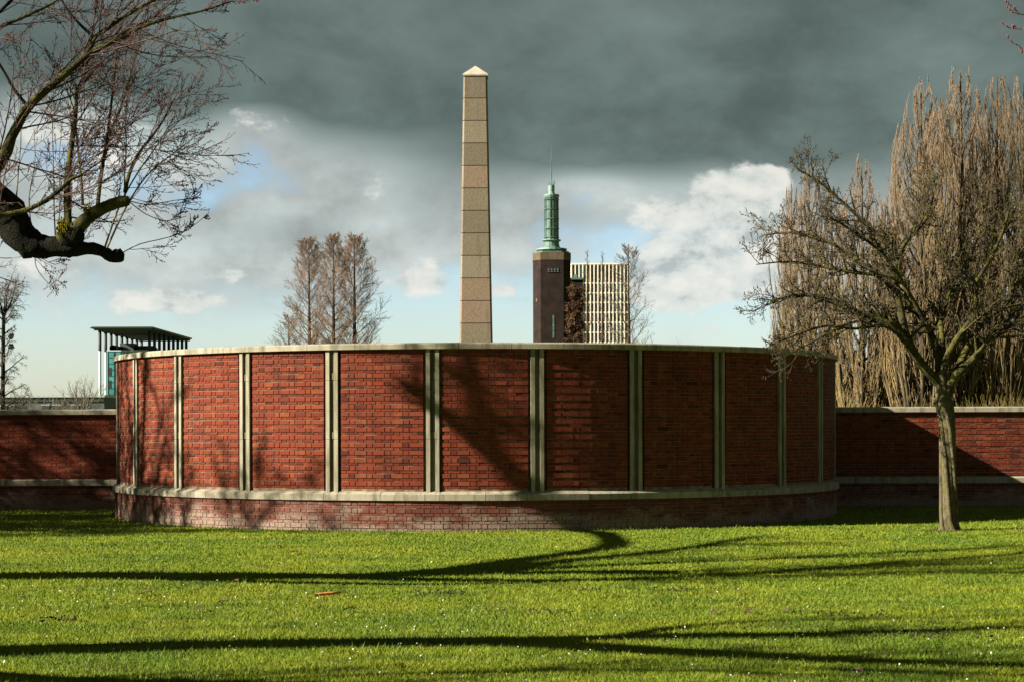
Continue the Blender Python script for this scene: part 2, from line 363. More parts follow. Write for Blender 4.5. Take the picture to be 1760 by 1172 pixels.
def octa_mesh(name, pts, size, stretch=1.6):
    pts = np.array([tuple(p) for p in pts]); n = len(pts)
    s = size * (0.7 + 0.6 * np.random.rand(n))
    off = np.array([(1, 0, 0), (-1, 0, 0), (0, 1, 0), (0, -1, 0), (0, 0, stretch), (0, 0, -stretch)])
    V = pts[:, None, :] + s[:, None, None] * off[None]
    f = np.array([(0, 2, 4), (2, 1, 4), (1, 3, 4), (3, 0, 4), (2, 0, 5), (1, 2, 5), (3, 1, 5), (0, 3, 5)])
    T = (np.arange(n) * 6)[:, None, None] + f[None]
    return np_mesh(name, V.reshape(-1, 3), T.reshape(-1, 3))
def rnd_unit():
    while True:
        v = Vector((random.uniform(-1, 1), random.uniform(-1, 1), random.uniform(-1, 1)))
        if 0.05 < v.length < 1: return v.normalized()
def smooth_line(pts, radii, sub=4):
    """Catmull-Rom through points with radii"""
    P_ = [Vector(p) for p in pts]; out = []; ro = []
    for i in range(len(P_) - 1):
        p0 = P_[max(i - 1, 0)]; p1 = P_[i]; p2 = P_[i + 1]; p3 = P_[min(i + 2, len(P_) - 1)]
        for k in range(sub):
            t = k / sub
            out.append(0.5 * ((2 * p1) + (-p0 + p2) * t + (2 * p0 - 5 * p1 + 4 * p2 - p3) * t * t + (-p0 + 3 * p1 - 3 * p2 + p3) * t ** 3))
            ro.append(radii[i] * (1 - t) + radii[i + 1] * t)
    out.append(P_[-1]); ro.append(radii[-1])
    return out, ro
def along(line, t):
    p, r = line; f = t * (len(p) - 1); i = min(int(f), len(p) - 2); k = f - i
    return p[i].lerp(p[i + 1], k), (p[i + 1] - p[i]).normalized(), r[i] * (1 - k) + r[i + 1] * k
def grow(p, d, L, r, lvl, S, out, rmin=0.003):
    """recursive bare branch. S: per-level dict lists"""
    n = S['segs'][lvl]; st = L / n; pts = [p.copy()]; rad = [r]; up = Vector((0, 0, S['up'][lvl])); jit = S['jit'][lvl]
    for i in range(n):
        d = (d + rnd_unit() * jit + up).normalized(); p = p + d * st; pts.append(p); rad.append(max(rmin, r * (1 - (1 - S['taper']) * (i + 1) / n)))
    out[lvl].append((pts, rad))
    if lvl + 1 >= len(S['segs']): return
    k = S['kids'][lvl]; k = int(k) + (random.random() < k - int(k))
    for j in range(k):
        t = S['from'][lvl] + (1 - S['from'][lvl]) * (j + random.random()) / max(k, 1)
        q, dd, rr = along((pts, rad), min(t, 0.999))
        ax = dd.cross(rnd_unit()); 
        if ax.length < 1e-3: continue
        a = math.radians(random.uniform(*S['ang'][lvl]))
        nd = Matrix.Rotation(a, 3, ax.normalized()) @ dd
        grow(q, nd, L * S['ratio'][lvl] * random.uniform(0.65, 1.25) * (1 - 0.45 * t), max(rmin, rr * S['rr'][lvl]), lvl + 1, S, out, rmin)

# ------------------------------------------------------------------ ground
def build_ground():
    me = np_mesh('lawn', [(-3000, -400, 0), (3000, -400, 0), (3000, 5000, 0), (-3000, 5000, 0)], None, [(0, 1, 2, 3)])
    tag(link('lawn', me, 'lawn'), kind='structure')
build_ground()

# ------------------------------------------------------------------ brick courses
TALL, THIN, MJ = 0.066, 0.036, 0.0100
PERIOD = TALL + THIN + 2 * MJ
def courses_down(z_top, z_bot, first_tall=True):
    out = []; z = z_top; tall = first_tall
    while True:
        h = TALL if tall else THIN
        if z - h < z_bot - 0.012: break
        out.append((max(z - h, z_bot), z, tall)); z -= h + MJ; tall = not tall
    return out
def row_pattern(width, phase, tall):
    """Flemish bond brick spans filling [0,width]; phase shifts it"""
    seq = []; x = -phase; k = 0
    while x < width:
        w = (0.186, 0.088)[k % 2]
        a, b = max(x, 0), min(x + w, width)
        if b - a > 0.03: seq.append([a, b])
        x += w + 0.011; k += 1
    if seq:
        if seq[0][0] < 0.03: seq[0][0] = 0.0
        if width - seq[-1][1] < 0.045: seq[-1][1] = width
    return seq
CUBE = np.array([(x, y, z) for z in (-.5, .5) for y in (-.5, .5) for x in (-.5, .5)])          # y- is the outer face
CF = np.array([(0, 1, 5, 4), (1, 3, 7, 5), (2, 0, 4, 6), (4, 5, 7, 6), (2, 3, 1, 0)])
NT_VAR = 14
def brick_variants(kind):
    out = []
    for i in range(NT_VAR):
        V = CUBE * (1 + (np.random.rand(8, 3) - 0.5) * np.array([0.02, 0.06, 0.06]))
        me = np_mesh(kind, V, None, CF)
        a = me.attributes.new('tint', 'FLOAT', 'FACE'); a.data.foreach_set('value', np.full(len(CF), (i + 0.5) / NT_VAR, dtype=np.float32))
        me.materials.append(MAT[kind]); out.append(me)
    return out
BV = {'brick': brick_variants('brick'), 'plinth_brick': brick_variants('plinth_brick')}
def lay_bricks(parent, items, limit=300):
    """items: (center, rotz, w, depth, h, tint, kind). The largest become single bricks, the rest one joined part per kind"""
    items = sorted(items, key=lambda b: -(b[2] * b[4] / max(1.0, (b[0] - Vector((0, 0, EYE))).length) ** 2) * b[7])
    for c, rz, w, dp, h, t, kind, vis in items[:limit]:
        o = bpy.data.objects.new('brick', BV[kind][min(NT_VAR - 1, int(t * NT_VAR))]); COL.objects.link(o)
        o.parent = parent; o.location = c - parent.location; o.rotation_euler = (0, 0, rz); o.scale = (w, dp, h)
    for kind in ('brick', 'plinth_brick'):
        L = [b for b in items[limit:] if b[6] == kind]
        if not L: continue
        n = len(L); C = np.array([tuple(b[0] - parent.location) for b in L]); R = np.array([b[1] for b in L]); S = np.array([b[2:5] for b in L])
        V = CUBE[None] * (1 + (np.random.rand(n, 8, 3) - 0.5) * np.array([0.02, 0.06, 0.06])) * S[:, None, :]
        c, s = np.cos(R)[:, None], np.sin(R)[:, None]
        W = np.stack([V[..., 0] * c - V[..., 1] * s, V[..., 0] * s + V[..., 1] * c, V[..., 2]], -1) + C[:, None, :]
        Q = (np.arange(n) * 8)[:, None, None] + CF[None]
        me = np_mesh('brickwork', W.reshape(-1, 3), None, Q.reshape(-1, 4))
        a = me.attributes.new('tint', 'FLOAT', 'FACE'); a.data.foreach_set('value', np.repeat(np.array([b[5] for b in L], dtype=np.float32), len(CF)))
        tag(link('brickwork', me, kind, parent), 'small remaining bricks of the wall', kind='stuff')
def rtint(): return min(0.999, max(0.0, random.gauss(0.56, 0.20)))

# ------------------------------------------------------------------ the round wall
DR, DD = 6.83, 36.0
DC = P(820, 738, DD); DC.z = 0
BAYS = 26; DPHI = 2 * math.pi / BAYS; PH0 = math.radians(2.14)
Z_LED0, Z_LED1, Z_TOP0, Z_TOP1 = 0.49, 0.615, 2.865, 2.975
def arc_mesh(name, a0, a1, sections, steps):
    """sections: closed outline of (radius, z); swept between two angles"""
    V = []; Q = []; m = len(sections)
    for i in range(steps + 1):
        a = a0 + (a1 - a0) * i / steps
        for r, z in sections: V.append((r * math.sin(a), -r * math.cos(a), z))
    for i in range(steps):
        for j in range(m):
            k = (j + 1) % m
            Q.append((i * m + j, (i + 1) * m + j, (i + 1) * m + k, i * m + k))
    bm = bmesh.new(); vs = [bm.verts.new(v) for v in V]
    for q in Q: bm.faces.new([vs[i] for i in q])
    if abs(a1 - a0) < 6.28:
        bm.faces.new(vs[:m][::-1]); bm.faces.new(vs[-m:])
    else: bmesh.ops.remove_doubles(bm, verts=bm.verts, dist=1e-4)
    bmesh.ops.recalc_face_normals(bm, faces=bm.faces)
    me = bpy.data.meshes.new(name); bm.to_mesh(me); bm.free(); return me
def build_drum():
    D = thing('round_wall', DC, 'tall round red brick enclosure wall with pale stone pilasters and coping', 'brick wall')
    link('wall_core', arc_mesh('wall_core', 0, 2 * math.pi, [(DR - 0.075, 0.50), (DR - 0.075, 2.87), (DR - 0.45, 2.87), (DR - 0.45, 0.50)], 156), 'mortar', D)
    link('plinth_core', arc_mesh('plinth_core', 0, 2 * math.pi, [(DR + 0.0385, -0.1), (DR + 0.0385, 0.50), (DR - 0.50, 0.50), (DR - 0.50, -0.1)], 156), 'mortar', D)
    items = []
    half = 0.104 / DR; slot = 0.046 / DR
    for k in range(BAYS):
        c = PH0 + (k + 0.5) * DPHI                       # pilaster between bay k and k+1
        cw = (c + math.pi) % (2 * math.pi) - math.pi
        # pilaster: channel slab, two raised fillets, two collar stones
        R0 = DR - 0.085
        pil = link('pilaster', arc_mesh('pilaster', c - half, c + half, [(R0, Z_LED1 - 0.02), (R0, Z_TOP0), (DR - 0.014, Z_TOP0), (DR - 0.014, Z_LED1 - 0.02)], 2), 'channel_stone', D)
        zj = [Z_LED1, 1.455, 2.395, Z_TOP0]
        for s in (-1, 1):
            a0, a1 = (c + s * half - s * 0.064 / DR, c + s * half)
            for q in range(3):
                z0, z1 = zj[q] - (0.01 if q == 0 else -0.004), zj[q + 1] + (0.0 if q < 2 else 0.002)
                link('fillet', arc_mesh('fillet', min(a0, a1), max(a0, a1), [(R0 + 0.004, z0), (R0 + 0.004, z1), (DR + 0.008, z1), (DR + 0.024, z1), (DR + 0.024, z0), (DR + 0.008, z0)], 1), 'limestone', pil)
        for z0 in (1.455, 2.395):
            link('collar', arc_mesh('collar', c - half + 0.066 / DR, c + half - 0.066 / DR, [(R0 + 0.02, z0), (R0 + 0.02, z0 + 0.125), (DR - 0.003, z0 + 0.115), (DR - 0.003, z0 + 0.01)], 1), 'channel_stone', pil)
        # brick panel between this pilaster and the next
        a0, a1 = c + half + slot, c + DPHI - half - slot
        link('panel_bed', arc_mesh('panel_bed', a0 + 0.004 / DR, a1 - 0.004 / DR, [(DR - 0.08, Z_LED1 - 0.02), (DR - 0.08, Z_TOP0 + 0.003), (DR - 0.0105, Z_TOP0 + 0.003), (DR - 0.0105, Z_LED1 - 0.02)], 6), 'mortar', D)
        mid = ((a0 + a1) / 2 + math.pi) % (2 * math.pi) - math.pi
        if abs(mid) < math.radians(118):
            W = (a1 - a0) * DR
            for ci, (z0, z1, tall) in enumerate(courses_down(Z_TOP0 - 0.004, Z_LED1 + 0.002)):
                ph = 0.052 if tall else 0.052 + 0.15
                for x0, x1 in row_pattern(W, ph + random.uniform(-0.008, 0.008), tall):
                    a = a0 + (x0 + x1) / 2 / DR; rr = DR - 0.03 + random.uniform(-0.003, 0.003) + (0.003 if tall else -0.004)
                    if z1 < 0.66 or random.random() < 0.0: pass
                    items.append((DC + Vector((rr * math.sin(a), -rr * math.cos(a), (z0 + z1) / 2)), a, x1 - x0 - random.uniform(0, 0.004), 0.06, z1 - z0 - random.uniform(0, 0.003), rtint() if tall else max(0.0, rtint() - 0.16), 'brick', max(0.01, math.cos(a))))
        # ledge: small block under the pilaster, two stones under the panel
        sect = [(DR - 0.12, Z_LED0), (DR - 0.12, Z_LED1 + 0.02), (DR - 0.02, Z_LED1 + 0.02), (DR + 0.035, Z_LED1 - 0.005), (DR + 0.085, Z_LED1 - 0.03), (DR + 0.085, Z_LED0)]
        g_ = 0.0035 / DR; b = 0.118 / DR; m = (2 * c + DPHI) / 2
        for q0, q1, n in ((c - b, c + b, 2), (c + b, m, 4), (m, c + DPHI - b, 4)):
            dz = random.uniform(-0.003, 0.003)
            link('ledge_stone', arc_mesh('ledge_stone', q0 + g_, q1 - g_, [(r + random.uniform(-0.0015, 0.0015) + dz * 0.5, z + (dz if z > 0.5 else 0)) for r, z in sect], n), 'limestone', D)
        sect = [(DR - 0.50, Z_TOP0), (DR - 0.50, Z_TOP1 - 0.01), (DR - 0.2, Z_TOP1 + 0.005), (DR + 0.05, Z_TOP1 - 0.012), (DR + 0.065, Z_TOP1 - 0.03), (DR + 0.065, Z_TOP0 + 0.006), (DR + 0.02, Z_TOP0)]
        for q0, q1 in ((c - DPHI * 0.25, c + DPHI * 0.25), (c + DPHI * 0.25, c + DPHI * 0.75)):
            dz = random.uniform(-0.0025, 0.0025)
            link('coping_stone', arc_mesh('coping_stone', q0 + g_, q1 - g_, [(r, z + (dz if z > 2.9 else 0)) for r, z in sect], 4), 'limestone', D)
    # plinth bricks, all round the front
    RP = DR + 0.045
    span = math.radians(236); W = span * RP
    for ci, (z0, z1, tall) in enumerate(courses_down(Z_LED0 - 0.006, -0.05)):
        for x0, x1 in row_pattern(W, (0.05 if tall else 0.20) + random.uniform(-0.01, 0.01), tall):
            a = -span / 2 + (x0 + x1) / 2 / RP; rr = RP - 0.028 + random.uniform(-0.003, 0.003) + (0.002 if tall else -0.003)
            items.append((DC + Vector((rr * math.sin(a), -rr * math.cos(a), (z0 + z1) / 2)), a, x1 - x0 - random.uniform(0, 0.004), 0.06, z1 - z0 - random.uniform(0, 0.003), rtint(), 'plinth_brick', max(0.01, math.cos(a)) * 0.9))
    lay_bricks(D, items)
build_drum()

# ------------------------------------------------------------------ wing walls
WY = 38.0
def build_wing(x0, x1, label):
    o = Vector(((x0 + x1) / 2, WY, 0)); L = (x1 - x0) / 2
    Wg = thing('wing_wall', o, label, 'brick wall')
    link('wall_core', box_mesh('wall_core', -L, L, 0.0095, 0.34, 0.5, 1.925), 'mortar', Wg)
    link('plinth_core', box_mesh('plinth_core', -L, L, -0.0405, 0.38, -0.1, 0.49), 'mortar', Wg)
    items = []
    def add(z0, z1, tall, y, kind):
        for a, b in row_pattern(2 * L, (0.03 if tall else 0.17) + random.uniform(0, 0.03), tall):
            xc = o.x - L + (a + b) / 2
            vis = 1.0 if -10.9 < xc < 11.0 else 0.01
            items.append((Vector((xc, WY + y + random.uniform(-0.003, 0.003) + (-0.003 if tall else 0.004), (z0 + z1) / 2)), 0.0, b - a - random.uniform(0, 0.004), 0.06, z1 - z0 - random.uniform(0, 0.003), max(0.0, rtint() - 0.06), kind, vis))
    for z0, z1, tall in courses_down(1.918, 0.60): add(z0, z1, tall, 0.030, 'brick')
    for z0, z1, tall in courses_down(0.474, -0.05): add(z0, z1, tall, -0.018, 'plinth_brick')
    lay_bricks(Wg, items)
    def stones(name, sect, pitch):
        x = -L
        while x < L - 0.05:
            w = min(pitch * random.uniform(0.97, 1.03), L - x)
            V = [(x + 0.0035, y, z) for y, z in sect] + [(x + w - 0.0035, y, z) for y, z in sect]; m = len(sect)
            bm = bmesh.new(); vs = [bm.verts.new(v) for v in V]
            for j in range(m): bm.faces.new((vs[j], vs[(j + 1) % m], vs[m + (j + 1) % m], vs[m + j]))
            bm.faces.new(vs[:m]); bm.faces.new(vs[m:]); bmesh.ops.recalc_face_normals(bm, faces=bm.faces)
            me = bpy.data.meshes.new(name); bm.to_mesh(me); bm.free(); link(name, me, 'limestone', Wg); x += w
    stones('ledge_stone', [(0.1, 0.49), (0.1, 0.62), (0.015, 0.62), (-0.03, 0.605), (-0.085, 0.585), (-0.085, 0.485)], 0.73)
    stones('coping_stone', [(0.40, 1.93), (0.40, 2.02), (0.17, 2.045), (-0.06, 2.02), (-0.06, 1.935), (-0.01, 1.925)], 1.1)
build_wing(-22.0, -6.2 + DC.x, 'low red brick wing wall running off from the shaded end beside the glass building')
build_wing(6.2 + DC.x, 20.0, 'low red brick wing wall behind the small forked tree, half in shadow')

# ------------------------------------------------------------------ obelisk
def build_obelisk():
    d = 62.0; k = d / F
    c = P(819, HY, d); base = Vector((c.x, d, 0))
    O = thing('obelisk', base, 'tall tapering tan granite obelisk of stacked blocks with pointed cap behind the round wall', 'obelisk')
    zt = EYE + (HY - 134) * k; pitch = 38.45 * k
    hw_t = 20.3 * k; slope = ((847 - 791) / 2 - 20.3) / (586 - 134)      # half width px per px
    def hw(z): return hw_t + slope * (zt - z)
    z1 = zt; i = 0
    while z1 > 0.5:
        z0 = z1 - pitch
        if z0 < 0.6: z0 = -0.2
        bm = bmesh.new(); rows = []
        ch = 0.055
        for z in (z0 + 0.012, z1 - 0.012):
            h = hw(z); rows.append([bm.verts.new((x, y, z)) for x, y in ((-h + ch, -h), (h - ch, -h), (h, -h + ch), (h, h - ch), (h - ch, h), (-h + ch, h), (-h, h - ch), (-h, -h + ch))])
        for j in range(8): bm.faces.new((rows[0][j], rows[0][(j + 1) % 8], rows[1][(j + 1) % 8], rows[1][j]))
        bm.faces.new(rows[0][::-1]); bm.faces.new(rows[1])
        me = bpy.data.meshes.new('block'); bm.to_mesh(me); bm.free()
        link('block', me, GR[2] if i in (4, 9, 10) else GR[(i * 7 + 1) % 2 if i % 3 else 3], O)
        z1 = z0; i += 1
    link('joint_core', np_mesh('joint_core', [(s * (hw(z) - 0.03), t * (hw(z) - 0.03), z) for z in (-0.2, zt) for s, t in ((-1, -1), (1, -1), (1, 1), (-1, 1))], None,
         [(0, 1, 5, 4), (1, 2, 6, 5), (2, 3, 7, 6), (3, 0, 4, 7), (4, 5, 6, 7)]), 'joint', O)
    h = 21.6 * k; zc = zt + 2.5 * k; za = EYE + (HY - 113.5) * k
    link('cap', np_mesh('cap', [(-h, -h, zt - 0.005), (h, -h, zt - 0.005), (h, h, zt - 0.005), (-h, h, zt - 0.005), (-h, -h, zc), (h, -h, zc), (h, h, zc), (-h, h, zc), (0, 0, za)],
         [(4, 5, 8), (5, 6, 8), (6, 7, 8), (7, 4, 8)], [(0, 1, 5, 4), (1, 2, 6, 5), (2, 3, 7, 6), (3, 0, 4, 7), (3, 2, 1, 0)]), 'cap_stone', O)
    link('lightning_rod', tube_mesh('lightning_rod', [([Vector((0, 0, za - 0.05)), Vector((0, 0, za + 0.16))], [0.012, 0.008])], 5), 'steel_dark', O)
build_obelisk()

# ------------------------------------------------------------------ museum tower
def build_tower():
    d = 340.0; k = d / F
    c = P(949, HY, d); T = thing('museum_tower', (c.x, d, 0), 'dark brick tower crowned by green copper lantern and needle spire', 'tower')
    Z = lambda py: EYE + (HY - py) * k
    def octp(name, hwid, ch, z0, z1):
        h = hwid; pts = [(-h + ch, -h), (h - ch, -h), (h, -h + ch), (h, h - ch), (h - ch, h), (-h + ch, h), (-h, h - ch), (-h, -h + ch)]
        V = [(x, y, z0) for x, y in pts] + [(x, y, z1) for x, y in pts]
        bm = bmesh.new(); vs = [bm.verts.new(v) for v in V]
        for j in range(8): bm.faces.new((vs[j], vs[(j + 1) % 8], vs[8 + (j + 1) % 8], vs[8 + j]))
        bm.faces.new(vs[:8][::-1]); bm.faces.new(vs[8:]); me = bpy.data.meshes.new(name); bm.to_mesh(me); bm.free(); return me
    H = 32 * k
    link('shaft', octp('shaft', H, 12.5 * k, -0.5, Z(450)), 'tower_brick', T)
    link('top_band', octp('top_band', H + 0.05, 12.5 * k, Z(450), Z(437)), 'tower_band', T)
    link('parapet', octp('parapet', H - 0.3, 12.5 * k, Z(437), Z(434.5)), 'copper_dark', T)
    for i in range(4):
        x = (941.5 + i * 5.2 - 949) * k
        w = link('window', box_mesh('window', x, x + 3.2 * k, -H - 0.06, -H + 0.1, Z(470), Z(464)), 'glass_dark', T)
        link('sill', box_mesh('sill', x - 0.05, x + 3.4 * k, -H - 0.12, -H + 0.05, Z(471.2), Z(470)), 'tower_band', w)
        link('transom', box_mesh('transom', x + 0.3 * k, x + 2.6 * k, -H - 0.11, -H - 0.03, Z(467.6), Z(466.4)), 'copper', w)
    x = (951 - 949) * k
    w = link('tall_window', box_mesh('tall_window', x - 1.4 * k, x + 1.4 * k, -H - 0.05, -H + 0.1, Z(583), Z(544)), 'copper_dark', T)
    for q in range(6): link('glazing_bar', box_mesh('glazing_bar', x - 1.3 * k, x + 1.3 * k, -H - 0.1, -H, Z(582 - q * 6.4), Z(581.3 - q * 6.4)), 'copper', w)
    a = math.radians(-45)
    cx_, cy_ = -H + 12.5 * k / 2, -H + 12.5 * k / 2
    o = link('sign_plate', box_mesh('sign_plate', -0.2, 0.2, -0.08, 0.05, Z(521), Z(515)), 'tower_band', T); o.location = (cx_ - 0.02, cy_ - 0.02, 0); o.rotation_euler = (0, 0, a)
    # copper lantern
    def ring(name, y0, y1, r0, r1, mat='copper', n=16):
        prof = [(r0 * k, Z(y1)), (r1 * k, (Z(y1) * 0.35 + Z(y0) * 0.65)), (r1 * k * 0.97, Z(y0))]
        link(name, lathe_mesh(name, prof, n, rot=math.pi / n), mat, T)
    ring('base_roof', 428.5, 435.5, 20, 27)
    link('base_drum', lathe_mesh('base_drum', [(22 * k, Z(436)), (22 * k, Z(432))], 16), 'copper_dark', T)
    link('lantern_foot', lathe_mesh('lantern_foot', [(17 * k, Z(429)), (13.5 * k, Z(424)), (12.6 * k, Z(416))], 16), 'copper_dark', T)
    ring('lower_collar', 413, 416.5, 13.5, 16.5)
    lan = link('lantern', lathe_mesh('lantern', [(12.0 * k, Z(415)), (11.6 * k, Z(340))], 8, rot=math.pi / 8), 'copper', T)
    for i in range(16):
        an = math.pi * i / 8 + math.pi / 16; r = 12.1 * k * (0.985 if i % 2 else 0.945)
        link('mullion', box_mesh('mullion', r * math.sin(an) - 0.07, r * math.sin(an) + 0.07, -r * math.cos(an) - 0.07, -r * math.cos(an) + 0.07, Z(413), Z(341)), 'copper_dark', lan)
    for y in (343.5, 360, 376.5, 393.5, 408.5): ring('ring', y, y + 1.8, 12.3, 13.4, 'copper_dark')
    ring('cap_roof', 335.5, 341.5, 12.5, 13.8)
    link('cap_dome', lathe_mesh('cap_dome', [(9.5 * k, Z(338)), (6 * k, Z(334)), (5 * k, Z(330)), (5.4 * k, Z(329)), (5.4 * k, Z(320)), (4.2 * k, Z(319))], 12), 'copper', T)
    for i in range(7):
        an = 2 * math.pi * i / 7; r = 4.6 * k
        link('spike', tube_mesh('spike', [([Vector((r * math.sin(an), -r * math.cos(an), Z(321))), Vector((r * 1.25 * math.sin(an), -r * 1.25 * math.cos(an), Z(311)))], [0.07, 0.03])], 5), 'copper_dark', T)
    link('spire', tube_mesh('spire', [([Vector((0, 0, Z(320))), Vector((0, 0, Z(275))), Vector((0, 0, Z(250)))], [0.13, 0.075, 0.02])], 6), 'copper_dark', T)
    # lower annexe beside it
    d2 = 352.0; k2 = d2 / F; c2 = P(992, HY, d2)
    A = thing('museum_annexe', (c2.x, d2, 0), 'lower dark brick block with green copper roof adjoining the tower', 'building')
    z = EYE + (HY - 482) * k2
    link('wall', box_mesh('wall', -13 * k2, 11 * k2, -1.0, 6, -0.5, z), 'tower_brick', A)
    r = link('roof', box_mesh('roof', -13.4 * k2, 11.4 * k2, -1.3, 6.3, z, z + 0.35), 'copper_dark', A)
    link('roof_vent', box_mesh('roof_vent', -4 * k2, 0.5 * k2, 0.5, 2.5, z + 0.35, z + 1.1), 'copper', r)
build_tower()

# ------------------------------------------------------------------ cream office tower
def build_office():
    d = 620.0; k = d / F
    c = P(1031.5, HY, d); B = thing('office_tower', (c.x, d, 0), 'cream gridded office tower with close vertical fins and dark windows', 'building')
    Z = lambda py: EYE + (HY - py) * k
    W = 48.5 * k
    link('wall', box_mesh('wall', -W, W, 0.35, 16, -0.5, Z(454.5)), 'cream', B)
    link('roof_slab', box_mesh('roof_slab', -W - 0.15, W + 0.15, -0.25, 16.2, Z(455.5), Z(453)), 'cream', B)
    link('penthouse', box_mesh('penthouse', -10 * k, 4 * k, 4, 10, Z(454), Z(451)), 'tower_band', B)
    n = 15; st = 2 * W / n
    for i in range(n + 1):
        x = -W + i * st
        link('fin', box_mesh('fin', x - 0.19, x + 0.19, -0.22, 0.36, -0.4, Z(455.6)), 'cream', B)
    ys = [455.6, 487, 504, 520.5, 537.5, 554.5, 571.5, 588.5, 605]
    for y in ys[1:]:
        link('floor_band', box_mesh('floor_band', -W, W, 0.0, 0.37, Z(y) - 0.32, Z(y) + 0.22), 'cream', B)
    pane = {}
    for j in range(len(ys) - 1):
        za, zb = Z(ys[j]), Z(ys[j + 1])
        for i in range(n):
            mat = random.choice(['glass_dark', 'glass_dark', 'glass_brown', 'glass_teal' if random.random() < 0.3 else 'glass_dark'])
            if i in (4, 5, 6) and j < 2: mat = 'glass_brown'
            key = (j, mat)
            if key not in pane:
                pane[key] = box_mesh('window', -st / 2 + 0.20, st / 2 - 0.20, 0.25, 0.34, zb + 0.24, za - 0.34); pane[key].materials.append(MAT[mat])
            o = link('window', pane[key], None, B); o.location = (-W + (i + 0.5) * st, 0, 0)
build_office()

# ------------------------------------------------------------------ glass building with slatted canopy
def build_glass():
    G = thing('glass_building', (-70.0, 350.0, 0), 'teal glass building under a dark flat canopy carried by rows of tall columns', 'building')
    zr = EYE + 177 * 330 / F
    x0, x1, y0, y1 = -74.7 + 70, -63.9 + 70, 330 - 350, 371 - 350
    r = link('canopy', box_mesh('canopy', x0, x1, y0, y1, zr - 0.15, zr + 0.15), 'steel_dark', G)
    for i in range(13):
        y = y0 + 0.6 + i * (y1 - y0 - 1.2) / 12
        link('canopy_beam', box_mesh('canopy_beam', x0 + 0.3, x1 - 0.3, y - 0.12, y + 0.12, zr - 0.5, zr - 0.14), 'roof_grey', r)
    link('canopy_tip', box_mesh('canopy_tip', x0 - 0.35, x0 + 0.2, y0 + 0.4, y1 - 0.5, zr - 0.12, zr + 0.06), 'roof_grey', r)
    zg = EYE + (HY - 602) * 335 / F
    gx0, gx1, gy0, gy1 = -72.9 + 70, -65.5 + 70, 334.5 - 350, 368 - 350
    link('glass_block', box_mesh('glass_block', gx0, gx1, gy0, gy1, -0.5, zg), 'glass_teal', G)
    link('roof_edge', box_mesh('roof_edge', gx0 - 0.1, gx1 + 0.1, gy0 - 0.1, gy1 + 0.1, zg, zg + 0.22), 'steel_pale', G)
    for i in range(1, 14): link('floor_line', box_mesh('floor_line', gx0 - 0.03, gx1 + 0.03, gy0 - 0.05, gy1 + 0.03, zg - i * 1.1 - 0.07, zg - i * 1.1), 'steel_dark' if i % 3 == 0 else 'glass_dark', G)
    for i in range(7):
        x = gx0 + i * (gx1 - gx0) / 6
        link('mullion', box_mesh('mullion', x - 0.05, x + 0.05, gy0 - 0.09, gy0 + 0.05, -0.3, zg), 'steel_pale' if i == 0 else 'glass_dark', G)
    for q in range(3): link('dark_pane', box_mesh('dark_pane', gx0 + 0.15, gx0 + (0.75, 0.7, 0.9)[q], gy0 - 0.04, gy0 + 0.02, zg - (4.3, 6.6, 10.2)[q], zg - (2.9, 5.2, 8.5)[q]), 'steel_dark', G)
    for row, x in ((0, -73.9 + 70), (1, -65.0 + 70)):
        for i in range(9):
            y = 333 + 4.7 * i - 350
            zs = zg + 0.25
            if row == 1 or i > 1:
                link('column', tube_mesh('column', [([Vector((x, y, -0.3)), Vector((x, y, zr - 0.4))], [0.28, 0.28])], 8), 'steel_dark' if row or i > 1 else 'steel_pale', G)
            else:
                co = link('column', tube_mesh('column', [([Vector((x, y, -0.3)), Vector((x, y, zs - 0.2))], [0.24, 0.24])], 8), 'steel_pale', G)
                link('column_head', tube_mesh('column_head', [([Vector((x, y, zs - 0.2)), Vector((x, y, zr - 0.4))], [0.30, 0.30])], 8), 'steel_dark', co)
    link('plant_box', box_mesh('plant_box', -2.2, 0.4, -8, -4, zg + 0.2, zg + 1.8), 'roof_grey', G)
    for x, rr, y in ((-2.9, 0.6, -11), (1.2, 0.5, -10), (2.4, 0.7, -4), (-1.2, 0.45, -12)):
        link('duct', tube_mesh('duct', [([Vector((x, y, zg + 0.2 + rr)), Vector((x, y + 5, zg + 0.2 + rr))], [rr, rr])], 12), 'steel_dark', G)
    link('duct', tube_mesh('duct', [([Vector((0.2, -7, zg + 0.9)), Vector((4.0, -7, zg + 0.9))], [0.5, 0.5])], 12), 'roof_grey', G)
build_glass()

# ------------------------------------------------------------------ long low grey building
def build_low():
    d = 230.0; k = d / F
    c = P(60, HY, d); B = thing('low_building', (c.x, d, 0), 'long low grey panelled building with pale roof edge behind the wing wall', 'building')
    z = EYE + (HY - 680) * k
    x0, x1 = -22.0, 8.6
    link('wall', box_mesh('wall', x0, x1, 0, 14, -0.3, z), 'panel_grey', B)
    link('roof_edge', box_mesh('roof_edge', x0 - 0.1, x1 + 0.1, -0.25, 14.2, z, z + 0.28), 'pale_trim', B)
    link('dark_fascia', box_mesh('dark_fascia', x0, x1, -0.12, 0.02, z - 0.55, z - 0.003), 'steel_dark', B)
    for x, w in ((-14.5, 2.0), (-9.8, 2.6), (-3.8, 1.2), (0.9, 0.9), (2.2, 1.0), (4.6, 1.0), (-6.0, 0.8)):
        f = link('window', box_mesh('window', x, x + w, -0.08, 0.05, z - 2.6, z - 1.0), 'glass_dark', B)
        link('frame', box_mesh('frame', x - 0.06, x + w + 0.06, -0.12, -0.02, z - 1.02, z - 0.9), 'pale_trim', f)
    for x in (-12.3, -7.0, -1.5, 3.7, 6.6):
        link('panel_joint', box_mesh('panel_joint', x - 0.05, x + 0.05, -0.05, 0.02, -0.2, z - 0.6), 'steel_dark', B)
    link('light_strip', box_mesh('light_strip', -4.4, -3.0, -0.2, 0.0, z - 1.15, z - 0.98), 'pale_trim', B)
